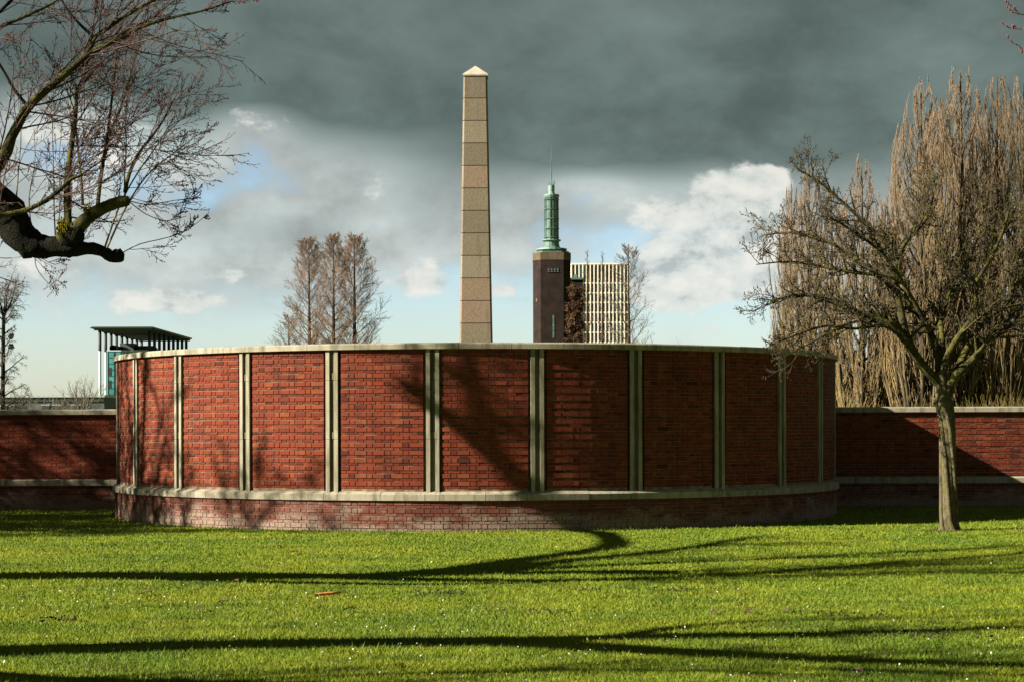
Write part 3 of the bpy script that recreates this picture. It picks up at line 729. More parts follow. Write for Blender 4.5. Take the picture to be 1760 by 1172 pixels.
build_low()

# ------------------------------------------------------------------ trees
def tree_obj(name, loc, label, group, trunk, limbs, sets, cat='tree'):
    """trunk: lines; limbs: list of (lines, material); sets: (part name, lines, material, sides)  all in world coordinates"""
    T = thing(name, loc, label, cat, group)
    sh = -Vector(loc)
    mv = lambda L: [([p + sh for p in ps], r) for ps, r in L]
    link('trunk', tube_mesh('trunk', mv(trunk[0]), 12, True, 0.12), trunk[1], T)
    for L, m in limbs: link('limb', tube_mesh('limb', mv(L), 9, True, 0.22 if L[0][1][0] > 0.2 else 0.12), m, T)
    for nm, L, m, s in sets:
        if L: tag(link(nm, tube_mesh(nm, mv(L), s, True), m, T), kind='stuff')
    return T
def copy_tree(o, loc, rz, sc, label=None):
    c = o.copy(); COL.objects.link(c); c.location = loc; c.rotation_euler = (0, 0, rz); c.scale = sc
    if label: c['label'] = label
    for ch in list(o.children):
        k = ch.copy(); COL.objects.link(k); k.parent = c
    return c

# --- small forked tree on the right
def build_forked():
    d0 = 29.7; b = ground(1630, 911); b.z = 0; d0 = b.y
    tr = smooth_line([P(1632, 914, d0), P(1630, 895, d0), P(1630, 840, d0), P(1629, 780, d0), P(1627, 730, d0), P(1622, 690, d0), P(1617, 655, d0), P(1615, 640, d0)],
                     [0.150, 0.122, 0.110, 0.104, 0.106, 0.120, 0.105, 0.08], 3)
    S = dict(segs=[6, 5, 4, 3], up=[0.05, 0.06, 0.05, 0.03], jit=[0.26, 0.26, 0.28, 0.28], taper=0.35, kids=[7, 6, 4.6], ratio=[0.52, 0.50, 0.5], rr=[0.55, 0.6, 0.65], ang=[(30, 75), (30, 80), (30, 80)], **{'from': [0.15, 0.15, 0.15]})
    def L(pts, r0, r1, off):
        n = len(pts); return smooth_line([P(x, y, d0 + off * (i / (n - 1)) ** 0.9) for i, (x, y) in enumerate(pts)], [r0 + (r1 - r0) * i / (n - 1) for i in range(n)], 3)
    spec = [
        ([(1615, 660), (1581, 622), (1557, 586), (1529, 557), (1490, 543), (1447, 526), (1400, 509), (1354, 509), (1318, 525)], 0.085, 0.014, -0.5),
        ([(1581, 622), (1560, 585), (1546, 526), (1537, 475), (1541, 441), (1510, 405), (1450, 350), (1405, 312), (1368, 290)], 0.075, 0.012, 0.6),
        ([(1541, 446), (1560, 412), (1590, 380), (1604, 335), (1612, 300)], 0.045, 0.010, 1.2),
        ([(1615, 650), (1612, 608), (1598, 570), (1570, 530), (1520, 482), (1470, 445), (1420, 415), (1360, 400), (1310, 405)], 0.070, 0.012, 1.3),
        ([(1620, 655), (1627, 617), (1641, 588), (1662, 559), (1676, 533), (1677, 488), (1653, 467), (1629, 445), (1600, 395)], 0.062, 0.012, -0.7),
        ([(1624, 680), (1643, 645), (1677, 612), (1698, 583), (1727, 567), (1753, 550), (1800, 520), (1850, 500)], 0.085, 0.018, -0.4),
        ([(1643, 640), (1667, 590), (1686, 559), (1715, 540), (1739, 505), (1739, 470), (1752, 440), (1775, 400), (1790, 350)], 0.062, 0.012, 0.7),
        ([(1618, 650), (1621, 600), (1617, 550), (1629, 516), (1653, 478), (1672, 430), (1690, 375), (1685, 330)], 0.055, 0.010, 1.1),
        ([(1557, 586), (1520, 560), (1470, 565), (1420, 560), (1370, 575), (1330, 590)], 0.035, 0.009, -1.2),
        ([(1598, 570), (1560, 500), (1520, 440), (1470, 400), (1420, 370)], 0.04, 0.010, -0.9),
        ([(1490, 548), (1450, 560), (1405, 583), (1372, 600), (1350, 612)], 0.024, 0.007, -0.9),
        ([(1537, 475), (1480, 470), (1420, 460), (1360, 450), (1300, 455)], 0.035, 0.008, 0.2),
        ([(1677, 488), (1710, 430), (1730, 380), (1740, 330)], 0.035, 0.009, -1.0),
    ]
    limbs = [L(*s) for s in spec]
    out = [[], [], [], []]
    for ln in limbs:
        length = sum((ln[0][i + 1] - ln[0][i]).length for i in range(len(ln[0]) - 1))
        n = int(length * (4.0 if ln is limbs[10] else 10.5))
        for j in range(n):
            t = 0.22 + 0.78 * (j + random.random()) / n
            q, dd, rr = along(ln, min(t, 0.999))
            if q.z < 2.45: continue
            v = rnd_unit(); v.y *= 0.8; v.z += 0.30
            nd = (dd * 0.9 + v * 1.0).normalized()
            if j % 9 == 0: nd.z -= 0.3
            grow(q, nd, random.uniform(0.30, 0.80) * (1.1 - 0.40 * t), max(0.007, rr * 0.5), 1, S, out, 0.0038)
    tw = out[2] + out[3]
    T = tree_obj('forked_tree', b, 'small bare forked tree with twisted mossy trunk and wide spreading crown on the lawn', None, ([tr], 'bark_fork'),
                 [([l], 'limb_fork') for l in limbs], [('branches', out[1], 'limb_fork', 5), ('twigs', tw, 'twig_fork', 3)])
    # twisted ribs on the trunk
    for q in range(5):
        a0 = q * 2 * math.pi / 5 + 0.4; pts = []; rad = []
        for i in range(22):
            t = i / 21 * 0.74; p, dd, rr = along(tr, t); a = a0 - t * 2.6
            pts.append(p + Vector((math.sin(a), -math.cos(a), 0)) * rr * 0.97 - b); rad.append(rr * 0.33)
        link('trunk_rib', tube_mesh('trunk_rib', [(pts, rad)], 6), 'bark_fork', T)
    buds = [l[0][-1] - b for l in tw if random.random() < 0.55]
    tag(link('buds', octa_mesh('buds', buds, 0.009), 'twig_fork', T), kind='stuff')
    tag(link('earth_ring', octa_mesh('earth_ring', [Vector((random.gauss(0, 0.15), random.gauss(-0.05, 0.15), 0.0)) for _ in range(260)], 0.02, 0.8), 'earth', T), kind='stuff')
build_forked()

# --- big old tree left of the frame: one heavy limb and its shoots reach into the picture, the rest throws the long shadows
CXS, CYS = SD.x / -SD.z, SD.y / -SD.z
def caster(px, py, z):
    """point at height z whose shadow falls on the lawn at this pixel"""
    g_ = ground(px, py); return Vector((g_.x - CXS * z, g_.y - CYS * z, z))
def caster_wall(px, py, z):
    q = P(px, py, 29.15); h = z - q.z; return Vector((q.x - CXS * h, q.y - CYS * h, z))
SUB = dict(segs=[6, 5, 4, 3], up=[0.05, 0.05, 0.04, 0.02], jit=[0.22, 0.26, 0.30, 0.30], taper=0.35, kids=[6, 5, 3.5], ratio=[0.55, 0.5, 0.5], rr=[0.5, 0.55, 0.6], ang=[(25, 65), (25, 65), (25, 65)], **{'from': [0.15, 0.15, 0.15]})
def furnish(lines, out, per_m, lo, hi, t0=0.3, zmin=0.0, lvl=1, rs=0.5):
    for ln in lines:
        length = sum((ln[0][i + 1] - ln[0][i]).length for i in range(len(ln[0]) - 1)); n = int(length * per_m)
        for j in range(n):
            t = t0 + (1 - t0) * (j + random.random()) / n; q, dd, rr = along(ln, min(t, 0.999))
            v = rnd_unit(); v.z = abs(v.z) * 0.8; nd = (dd * 0.7 + v).normalized()
            if nd.x > 0.3 and q.x > -7.5: nd.x = -0.2
            grow(q, nd, random.uniform(lo, hi), min(0.05, max(0.01, rr * rs)), lvl, SUB, out, 0.006)
def build_old_tree():
    dl = 18.6
    base = caster(-30, 989, 2.7); base.z = 0; base.x -= 0.1
    g0 = caster(0, 989, 3.0); g1 = caster(330, 990, 4.3); g2 = caster(560, 991, 5.1)
    trunk = smooth_line([Vector((base.x, base.y, -0.15)), Vector((base.x, base.y, 0.3)), Vector((base.x + 0.05, base.y - 0.1, 1.5)), g0, g1, g2], [0.62, 0.48, 0.42, 0.40, 0.42, 0.36], 4)
    def ln(pts, r): return smooth_line(pts, r, 4)
    n = lambda r0, r1, k: [r0 + (r1 - r0) * i / (k - 1) for i in range(k)]
    shadow_limbs = [
        ln([g2, caster(760, 980, 5.4), caster(930, 958, 5.8), caster(1050, 939, 6.2), caster(1040, 917, 6.5), caster_wall(955, 888, 6.9), caster_wall(870, 805, 7.6), caster_wall(790, 735, 8.2), caster_wall(735, 692, 8.7), caster_wall(685, 657, 9.2), caster_wall(645, 628, 9.6)], [0.24, 0.19, 0.155, 0.13, 0.12, 0.12, 0.115, 0.11, 0.10, 0.085, 0.04]),
        ln([caster_wall(830, 770, 7.9), caster_wall(815, 690, 8.8), caster_wall(800, 610, 9.8)], n(0.12, 0.05, 3)),
        ln([caster_wall(690, 660, 9.15), caster_wall(690, 625, 9.8), caster_wall(697, 590, 10.3)], n(0.07, 0.02, 3)),
        ln([g2, caster(800, 984, 5.8), caster(1000, 961, 6.7), caster(1160, 945, 7.4), caster(1300, 922, 8.2)], n(0.22, 0.07, 5)),
        ln([caster(800, 984, 5.8), caster(1080, 970, 6.6), caster(1400, 957, 7.7), caster(1760, 938, 9.2)], n(0.17, 0.06, 4)),
        ln([g2, caster(860, 998, 6.2), caster(1200, 991, 7.5), caster(1480, 972, 8.6), caster(1800, 948, 9.9)], n(0.20, 0.07, 5)),
        ln([caster(1200, 991, 7.5), caster(1500, 986, 8.3), caster(1800, 975, 9.4)], n(0.10, 0.04, 3)),
    ]
    out = [[], [], [], []]
    furnish(shadow_limbs[:1], out, 0.8, 0.3, 0.8, 0.3); furnish(shadow_limbs[1:2], out, 8.0, 0.3, 0.75, 0.15); furnish(shadow_limbs[2:], out, 3.2, 0.6, 1.6, 0.35)
    # the limb in the picture
    L0 = P(-140, 290, dl); start = Vector((base.x + 0.2, base.y - 0.1, 2.35))
    heavy = smooth_line([start, P(-420, 430, dl), P(-170, 320, dl), P(-60, 318, dl), P(-8, 350, dl), P(22, 382, dl), P(42, 412, dl), P(68, 424, dl), P(95, 424, dl), P(122, 427, dl), P(150, 427, dl), P(175, 432, dl), P(190, 441, dl), P(202, 440, dl), P(210, 438, dl)],
                        [0.30, 0.26, 0.23, 0.21, 0.205, 0.19, 0.155, 0.125, 0.105, 0.100, 0.064, 0.058, 0.062, 0.068, 0.066], 3)
    side = smooth_line([P(112, 415, dl), P(128, 398, dl - .05), P(145, 380, dl - .1), P(170, 362, dl - .15), P(198, 350, dl - .2), P(221, 345, dl - .2)], [0.12, 0.085, 0.068, 0.062, 0.058, 0.05], 4)
    D2 = 17.6
    upper = smooth_line([start + Vector((0, 0, 0.6)), P(-330, 480, D2), P(-90, 380, D2), P(0, 278, D2), P(20, 235, D2), P(48, 185, D2), P(85, 150, D2), P(125, 117, D2), P(160, 88, D2), P(205, 68, D2), P(240, 48, D2), P(290, 32, D2), P(345, 20, D2), P(400, 2, D2)],
                        [0.14, 0.10, 0.075, 0.060, 0.050, 0.044, 0.038, 0.032, 0.026, 0.022, 0.018, 0.013, 0.010, 0.006], 3)
    up2 = smooth_line([P(125, 117, D2), P(150, 92, D2), P(164, 66, D2), P(190, 45, D2), P(225, 22, D2), P(270, -2, D2), P(310, -25, D2)], [0.030, 0.027, 0.024, 0.020, 0.017, 0.013, 0.009], 3)
    up3 = smooth_line([P(164, 66, D2), P(140, 45, D2), P(118, 20, D2), P(100, -10, D2)], [0.016, 0.014, 0.011, 0.008], 3)
    up4 = smooth_line([P(48, 183, D2), P(25, 155, D2), P(0, 112, D2), P(-30, 70, D2)], [0.017, 0.014, 0.012, 0.010], 3)
    up5 = smooth_line([P(-60, 80, D2), P(0, 47, D2), P(40, 30, D2), P(75, 14, D2), P(110, -6, D2)], [0.026, 0.020, 0.016, 0.012, 0.009], 3)
    up6 = smooth_line([P(-50, 60, D2), P(0, 20, D2), P(40, -20, D2)], [0.02, 0.016, 0.012], 3)
    low = smooth_line([P(-40, 395, D2), P(0, 372, D2), P(40, 363, D2), P(80, 345, D2), P(108, 322, D2), P(122, 308, D2), P(140, 302, D2)], [0.024, 0.024, 0.023, 0.022, 0.020, 0.015, 0.010], 3)
    def shoot(pts, r0, r1, d): return smooth_line([P(x, y, d + 0.15 * i) for i, (x, y) in enumerate(pts)], [r0 + (r1 - r0) * i / (len(pts) - 1) for i in range(len(pts))], 3)
    mossy = [shoot([(119, 405), (116, 360), (117, 300), (125, 235), (131, 180), (130, 150), (122, 135)], 0.045, 0.012, dl), shoot([(131, 165), (142, 135), (160, 110)], 0.016, 0.008, dl + .5),
             shoot([(168, 352), (174, 300), (184, 240), (190, 190), (197, 130), (200, 80)], 0.022, 0.008, dl), shoot([(184, 240), (200, 205), (213, 170), (228, 115), (245, 60)], 0.016, 0.006, dl + .3),
             shoot([(215, 330), (222, 300), (238, 265), (265, 230), (282, 205), (300, 170)], 0.022, 0.006, dl - .2), shoot([(142, 352), (140, 310), (133, 250), (128, 190)], 0.016, 0.007, dl - .1),
             shoot([(215, 340), (214, 300), (217, 250), (216, 190), (222, 150)], 0.010, 0.004, dl - .2)]
    pale = [shoot([(180, 426), (205, 355), (235, 300), (270, 250), (300, 200)], 0.011, 0.005, dl), shoot([(184, 427), (215, 360), (250, 305), (290, 270), (330, 240)], 0.011, 0.005, dl - .1),
            shoot([(95, 405), (93, 360), (92, 300), (90, 230), (88, 170)], 0.008, 0.004, dl), shoot([(100, 404), (103, 340), (101, 280), (108, 200)], 0.007, 0.004, dl),
            shoot([(120, 395), (123, 320), (121, 150), (123, 30)], 0.009, 0.005, dl + .5), shoot([(28, 340), (32, 290), (36, 230), (30, 170)], 0.008, 0.004, dl),
            shoot([(55, 400), (50, 340), (60, 280), (58, 220)], 0.006, 0.004, dl), shoot([(205, 438), (240, 420), (290, 408), (330, 390), (360, 365)], 0.006, 0.003, dl),
            shoot([(60, 440), (62, 458), (72, 475), (84, 488)], 0.005, 0.003, dl), shoot([(65, 440), (95, 455), (120, 440)], 0.004, 0.003, dl), shoot([(50, 438), (20, 444), (-10, 443)], 0.005, 0.004, dl),
            shoot([(222, 346), (255, 352), (300, 345), (345, 340)], 0.006, 0.003, dl), shoot([(222, 347), (250, 368), (285, 380), (320, 372)], 0.006, 0.003, dl)]
    TW = dict(segs=[6, 6, 5, 3], up=[0.03, 0.03, 0.03, 0.02], jit=[0.08, 0.10, 0.11, 0.14], taper=0.5, kids=[6, 6.5, 6], ratio=[0.6, 0.56, 0.30], rr=[0.5, 0.6, 0.7], ang=[(15, 50), (18, 48), (22, 55)], **{'from': [0.1, 0.15, 0.15]})
    tw = [[], [], [], []]
    for l, per, lo, hi in [(upper, 3.4, .5, 1.2), (up2, 6, .5, 1.0), (up3, 5, .4, .8), (up4, 5, .4, .8), (up5, 6, .4, .9), (up6, 5, .4, .8), (low, 6, .4, .9)] + [(m, 6.0, .45, 1.0) for m in mossy] + [(p_, 4.0, .35, .8) for p_ in pale[:8]] + [(p_, 3.5, .25, .5) for p_ in pale[8:]]:
        length = sum((l[0][i + 1] - l[0][i]).length for i in range(len(l[0]) - 1)); k = int(length * per) + 1
        for j in range(k):
            t = 0.12 + 0.88 * (j + random.random()) / k; q, dd, rr = along(l, min(t, 0.999))
            if q.x < -6.2: continue
            v = rnd_unit(); v.x += 0.55; v.y *= 0.7; v.z += 0.15; nd = (dd * 0.6 + v).normalized()
            # the crown thins out to the right of the picture
            room = max(0.25, min(1.0, ((395 - (q.x * F / q.y + CX)) / 150)))
            grow(q, nd, random.uniform(lo, hi) * room, max(0.0036, min(0.009, rr * 0.3)), 1, TW, tw, 0.0022)
    T = tree_obj('old_tree', base, 'old pollarded tree whose heavy dark sawn limb carries red-budded upright shoots', None, ([trunk], 'bark_dark'),
                 [([l], 'bark_dark') for l in shadow_limbs] + [([heavy], 'bark_dark'), ([side], 'bark_moss'), ([upper], 'bark_moss'), ([up2], 'bark_moss'), ([up3], 'bark_dark'), ([up4], 'bark_dark'), ([up5], 'bark_moss'), ([up6], 'bark_dark'), ([low], 'bark_moss')],
                 [('branches', out[1] + out[2], 'bark_dark', 4), ('twigs', out[3], 'twig_red', 3), ('shoots', mossy, 'bark_moss', 6), ('shoots', pale, 'shoot_pale', 5), ('twigs', tw[1] + tw[2], 'twig_red', 4), ('twigs', tw[3], 'twig_red', 3)])
    pts = []
    for l in tw[3]:
        pts.append(l[0][-1] - base)
        if random.random() < 0.6: pts.append(l[0][1] - base)
    for l in tw[2]:
        if random.random() < 0.8: pts.append(l[0][-1] - base)
    tag(link('buds', octa_mesh('buds', pts, 0.0048), 'bud', T), kind='stuff')
    ms = []
    for (x, y, s, n_) in ((107, 388, 5.0, 130), (106, 396, 4, 60), (152, 361, 4.0, 70)):
        for _ in range(n_): ms.append(P(random.gauss(x, s), random.gauss(y, s), dl - 0.1 + random.gauss(0, 0.06)) - base)
    tag(link('moss_tuft', octa_mesh('moss_tuft', ms, 0.009), 'moss', T), kind='stuff')
    knobs = [([P(45, 425, dl) - base, P(52, 440, dl) - base], [0.10, 0.07]), ([P(118, 425, dl) - base, P(119, 441, dl) - base], [0.09, 0.05]), ([P(112, 410, dl) - base, P(135, 404, dl - .15) - base], [0.10, 0.08])]
    for kb in knobs: link('knot', tube_mesh('knot', [kb], 8, True, 0.3), 'bark_dark', T)
build_old_tree()

def build_near_tree():
    """second old tree beside the camera, known only by its shadow across the near lawn"""
    b = caster(-10, 1119, 2.5); b.z = 0
    g0 = caster(0, 1119, 2.5); g1 = caster(450, 1108, 3.6); g2 = caster(850, 1102, 4.6)
    ln = lambda pts, r: smooth_line(pts, r, 4)
    n = lambda r0, r1, k: [r0 + (r1 - r0) * i / (k - 1) for i in range(k)]
    trunk = ln([Vector((b.x, b.y, -0.1)), Vector((b.x, b.y, 0.4)), g0, g1, g2], [0.48, 0.38, 0.34, 0.31, 0.27])
    limbs = [ln([g2, caster(1150, 1094, 5.3), caster(1450, 1090, 6.1), caster(1800, 1078, 7.1)], n(0.24, 0.10, 4)),
             ln([g2, caster(1150, 1120, 5.4), caster(1480, 1136, 6.2), caster(1800, 1146, 7.0)], n(0.20, 0.09, 4)),
             ln([caster(1050, 1098, 5.1), caster(1200, 1075, 5.9), caster(1500, 1062, 6.8)], n(0.10, 0.03, 3)),
             ln([Vector((b.x + .1, b.y, 1.7)), caster(0, 1166, 2.6), caster(320, 1176, 3.4), caster(700, 1180, 4.2)], n(0.2, 0.08, 4)),
             ln([caster(1450, 1150, 6.2), caster(1650, 1160, 6.9), caster(1850, 1165, 7.4)], n(0.08, 0.03, 3))]
    out = [[], [], [], []]
    furnish(limbs, out, 3.2, 0.5, 1.4, 0.3)
    extra = [ln([caster(320, 1176, 3.4), caster(700, 1160, 4.6), caster(1100, 1152, 5.4), caster(1500, 1165, 6.4)], n(0.06, 0.025, 4))]
    furnish(extra, out, 5.0, 0.6, 1.3, 0.3); limbs += extra
    tree_obj('old_tree', b, 'old bare tree beyond the edge of the lawn casting the long shadow across it', None, ([trunk], 'bark_dark'), [([l], 'bark_dark') for l in limbs], [('branches', out[1] + out[2], 'bark_dark', 4), ('twigs', out[3], 'twig_red', 3)])
build_near_tree()

def build_shade_trees():
    """bare trees left of the frame that mottle the wing wall and the far lawn"""
    S = dict(segs=[8, 6, 5, 3], up=[0.10, 0.08, 0.06, 0.03], jit=[0.14, 0.22, 0.28, 0.30], taper=0.3, kids=[9, 7, 5], ratio=[0.6, 0.5, 0.42], rr=[0.5, 0.55, 0.6], ang=[(25, 60), (25, 60), (25, 60)], **{'from': [0.12, 0.15, 0.15]})
    b = Vector((-21.5, 27.5, 0)); out = [[], [], [], []]
    trunk = smooth_line([b + Vector((0, 0, -.1)), b + Vector((0, 0, .4)), b + Vector((.1, 0, 2)), b + Vector((0, .2, 4.2)), b + Vector((-.1, .1, 6))], [.45, .34, .30, .27, .2], 4)
    for j in range(9):
        q, dd, rr = along(trunk, 0.5 + 0.5 * j / 8.01); a = j * 2.4
        grow(q, Vector((math.cos(a), math.sin(a), random.uniform(.5, 1.3))).normalized(), random.uniform(4.2, 6.2), 0.14, 0, S, out, 0.020)
    T = tree_obj('shade_tree', b, 'bare broad tree past the end of the wing wall shading it', 'bare trees shading the wing wall', ([trunk], 'bark_dark'), [([l], 'bark_dark') for l in out[0]], [('branches', out[1], 'bark_dark', 5), ('twigs', out[2], 'bark_dark', 3), ('twigs', out[3], 'twig_red', 3)])
    copy_tree(T, (-25.0, 32.5, 0), 1.9, (1.05, 1.05, 1.0)); copy_tree(T, (-19.0, 31.0, 0), 4.0, (0.9, 0.9, 0.8)); copy_tree(T, (-29.5, 24.5, 0), 3.1, (1.1, 1.1, 1.1))
    copy_tree(T, (-20.5, 35.0, 0), 5.2, (0.95, 0.95, 0.85)); copy_tree(T, (-26.5, 36.0, 0), 0.7, (1.0, 1.0, 1.0)); copy_tree(T, (-24.0, 28.8, 0), 2.6, (1.0, 1.0, 0.9)); copy_tree(T, (-17.5, 27.8, 0), 1.2, (0.75, 0.75, 0.7))
build_shade_trees()

def build_right_tree():
    b = Vector((7.6, 16.0, 0)); D = 15.0
    trunk = smooth_line([b + Vector((0, 0, -.1)), b + Vector((0, 0, .4)), b + Vector((0, 0, 2.5)), b + Vector((-.2, -.1, 4.2))], [.34, .26, .22, .18], 4)
    limb = smooth_line([b + Vector((-.1, 0, 3.6)), P(2100, 60, D), P(1930, 20, D), P(1830, 30, D), P(1790, 28, D), P(1762, 26, D)], [.12, .07, .035, .018, .011, .007], 3)
    l2 = smooth_line([b + Vector((-.2, -.1, 4.1)), b + Vector((.3, .5, 6)), b + Vector((1.2, .8, 8))], [.14, .1, .05], 4)
    tw = [smooth_line([P(*q, D) for q in pts], [0.006] + [0.004] * (len(pts) - 2) + [0.0028], 3) for pts in
          ([(1765, 26), (1750, 24), (1738, 20), (1730, 10)], [(1750, 22), (1742, 14), (1734, 8), (1729, 2)], [(1742, 18), (1744, 12)], [(1800, 50), (1770, 50), (1745, 50), (1732, 47), (1720, 38)], [(1746, 50), (1741, 44)],
           [(1790, 100), (1765, 92), (1752, 80), (1738, 72), (1732, 61)], [(1752, 80), (1756, 90)], [(1790, 5), (1765, 2), (1750, -6)], [(1830, 30), (1805, 48), (1800, 50)], [(1830, 30), (1810, 80), (1790, 100)])]
    T = tree_obj('budding_tree', b, 'red-budded tree beyond the poplar side, only its twig tips showing against the sky', None, ([trunk], 'bark_dark'), [([limb], 'bark_moss'), ([l2], 'bark_dark')], [('twigs', tw, 'twig_red', 4)])
    pts = []
    for l in tw:
        for t in (0.35, 0.6, 0.8, 0.95): q, dd, rr = along(l, t); pts.append(q - b + rnd_unit() * 0.006)
    tag(link('buds', octa_mesh('buds', pts, 0.0095), 'bud', T), kind='stuff')
build_right_tree()

# --- poplar row
def poplar_mesh(H, R, seed):
    random.seed(seed)
    S = dict(segs=[7, 4, 3], up=[0.26, 0.20, 0.10], jit=[0.06, 0.08, 0.10], taper=0.3, kids=[13, 5.5], ratio=[0.40, 0.52], rr=[0.42, 0.6], ang=[(10, 30), (12, 32)], **{'from': [0.12, 0.12]})
    trunk = smooth_line([Vector((0, 0, -.2)), Vector((0, 0, .4)), Vector((.05, 0, H * .3)), Vector((-.05, 0.05, H * .65)), Vector((0, 0, H))], [.42, .33, .25, .13, .02], 5)
    out = [[], [], []]
    n = 84
    for j in range(n):
        t = 0.07 + 0.88 * (j / n) ** 1.05; q, dd, rr = along(trunk, t); a = j * 2.399 + random.uniform(-.4, .4)
        prof = min(1.0, 0.75 + 0.6 * t) * min(1.0, (1.04 - t) / 0.42)
        d = Vector((math.cos(a), math.sin(a), random.uniform(0.75, 1.3))).normalized()
        ln = min(H * 0.34, H * (1.02 - t) * 0.85) * random.uniform(.75, 1.1)
        grow(q, d * 1.0, ln, max(0.02, rr * 0.46) * (0.8 if t > .5 else 1), 0, S, out, 0.0085)
    # squeeze to the crown radius
    for lv in out:
        for k, (ps, r) in enumerate(lv):
            np_ = []
            for p in ps:
                rad = math.hypot(p.x, p.y); t = max(0, min(1, p.z / H)); lim = 1.35 * R * (0.62 + 0.55 * math.sin(min(1, t * 1.6) * math.pi / 2)) * min(1, (1.03 - t) / 0.38 + .06)
                s = 1.0 if rad < 1e-4 else (lim * math.tanh(rad / max(lim, .05)) / rad); np_.append(Vector((p.x * s, p.y * s, p.z)))
            lv[k] = (np_, r)
    return trunk, out
def build_poplars():
    protos = []
    for i, (H, R) in enumerate([(21.5, 2.1), (21.0, 1.85), (20.0, 2.3)]):
        trunk, out = poplar_mesh(H, R, 100 + i); b = Vector((0, 0, 0))
        T = tree_obj('poplar_tree', b, 'x', 'bare poplars in a row behind the wing wall', ([trunk], 'poplar_bark'), [], [('limbs', out[0], 'poplar_bark', 5), ('twigs', out[1], 'poplar_twig', 3), ('twigs', out[2], 'poplar_twig', 3)])
        protos.append((T, H))
    used = [False] * 3
    label = 'tall narrow bare poplar with upswept tan twigs in the row behind the wing wall'
    label_s = 'shorter bare poplar in the row behind the wing wall, beside the forked tree'
    spots = [(1362, 320, 122, .8), (1392, 285, 112, .95), (1430, 330, 124, .9), (1482, 276, 110, 1.0), (1522, 350, 125, .7), (1548, 300, 130, .9), (1585, 143, 108, 1.0), (1618, 170, 122, .9), (1652, 127, 110, 1.15),
             (1694, 230, 126, .45), (1716, 135, 109, 1.0), (1762, 142, 112, 1.05), (1800, 180, 118, 1.0), (1340, 560, 135, .75), (1830, 120, 110, 1.0)]
    for i, (px, py, d, w) in enumerate(spots):
        k = (0, 1, 2)[i % 3]; T, H = protos[k]
        p = P(px, HY, d); h = EYE + (HY - py) * d / F; s = h / H; loc = (p.x, d, 0)
        lab = label_s if py > 250 else label
        lab = {1652: 'tallest bare poplar, rising straight above the fork of the small tree', 1585: 'tall bare poplar at the outer end of the tall ones, next to the shorter poplars', 1340: 'lowest poplar top, just clearing the coping of the round wall', 1482: 'tallest of the shorter poplars, with a single pointed top above the forked tree', 1362: 'outermost short poplar, at the open-sky end of the row', 1694: 'slim poplar squeezed between two much taller poplars'}.get(px, lab)
        ws = max(s, 0.62) * w
        if not used[k]:
            T.location = loc; T.rotation_euler = (0, 0, i * 1.3); T.scale = (ws, ws, s); T['label'] = lab; used[k] = True
        else: copy_tree(T, loc, i * 1.3, (ws, ws, s), lab)
build_poplars()
random.seed(11)

# --- golden upright stems at the foot of the poplars
def build_shrubs():
    def stem_set(seed, n, h, spread):
        random.seed(seed); L = []
        for j in range(n):
            a = random.uniform(0, 6.28); r = random.random() ** .6 * spread * .5; p = Vector((math.cos(a) * r, math.sin(a) * r, -.05)); pts = [p]; d = Vector((math.cos(a) * .38, math.sin(a) * .38, 1)).normalized()
            hh = h * random.uniform(.55, 1.05)
            for q in range(5):
                d = (d + rnd_unit() * .13 + Vector((0, 0, .04))).normalized(); p = p + d * hh / 5; pts.append(p)
            L.append((pts, [.024, .021, .018, .015, .012, .008]))
        return L
    protos = []
    for i, m in enumerate(['willow_twig', 'poplar_twig', 'grey_twig']):
        T = thing('stem_shrub', (0, 0, 0), 'x', 'shrub', 'stem shrubs at the foot of the poplars')
        tag(link('stems', tube_mesh('stems', stem_set(40 + i, 240, 4.3, 5.0), 3), m, T), kind='stuff'); 
        link('stool', lathe_mesh('stool', [(.5, -.1), (.45, .15), (.2, .3)], 9), 'poplar_bark', T)
        protos.append(T)
    used = [False] * 3
    labs = ['golden upright-stemmed shrub at the foot of the poplars', 'tan upright-stemmed shrub at the foot of the poplars', 'grey upright-stemmed shrub at the foot of the poplars']
    i = 0
    for px in range(1365, 1830, 33):
        k = (1, 0, 1, 2, 0, 1)[i % 6]; d = 96 + (i * 7 % 5) * 2.2; p = P(px + random.uniform(-8, 8), HY, d); s = random.uniform(.38, .85); loc = (p.x, d, 0)
        if not used[k]:
            o = protos[k]; o.location = loc; o.scale = (1, 1, s); o['label'] = labs[k]; used[k] = True
        else: copy_tree(protos[k], loc, i * 1.1, (1, 1, s), labs[k])
        i += 1
build_shrubs()

# --- dawn redwoods
def redwood(H, R, seed, n=95, kk=(17, 9)):
    random.seed(seed)
    S = dict(segs=[6, 4, 3], up=[0.12, 0.08, 0.06], jit=[0.10, 0.13, 0.16], taper=0.3, kids=list(kk), ratio=[0.50, 0.48], rr=[0.45, 0.6], ang=[(20, 55), (20, 55)], **{'from': [0.15, 0.1]})
    trunk = smooth_line([Vector((0, 0, -.2)), Vector((0, 0, .5)), Vector((0.03, 0, H * .4)), Vector((0, 0, H * .8)), Vector((0, 0, H))], [.42, .32, .23, .09, .02], 5)
    out = [[], [], []]
    for j in range(n):
        t = 0.10 + 0.885 * (j / n) ** 0.9; q, dd, rr = along(trunk, t); a = j * 2.399 + random.uniform(-.3, .3)
        ln = R * (0.07 + 1.0 * (1 - t) ** 0.80) * random.uniform(.8, 1.15)
        grow(q, Vector((math.cos(a), math.sin(a), 0.10 + 0.75 * t)).normalized(), ln, max(.02, rr * .30), 0, S, out, 0.010)
    return trunk, out
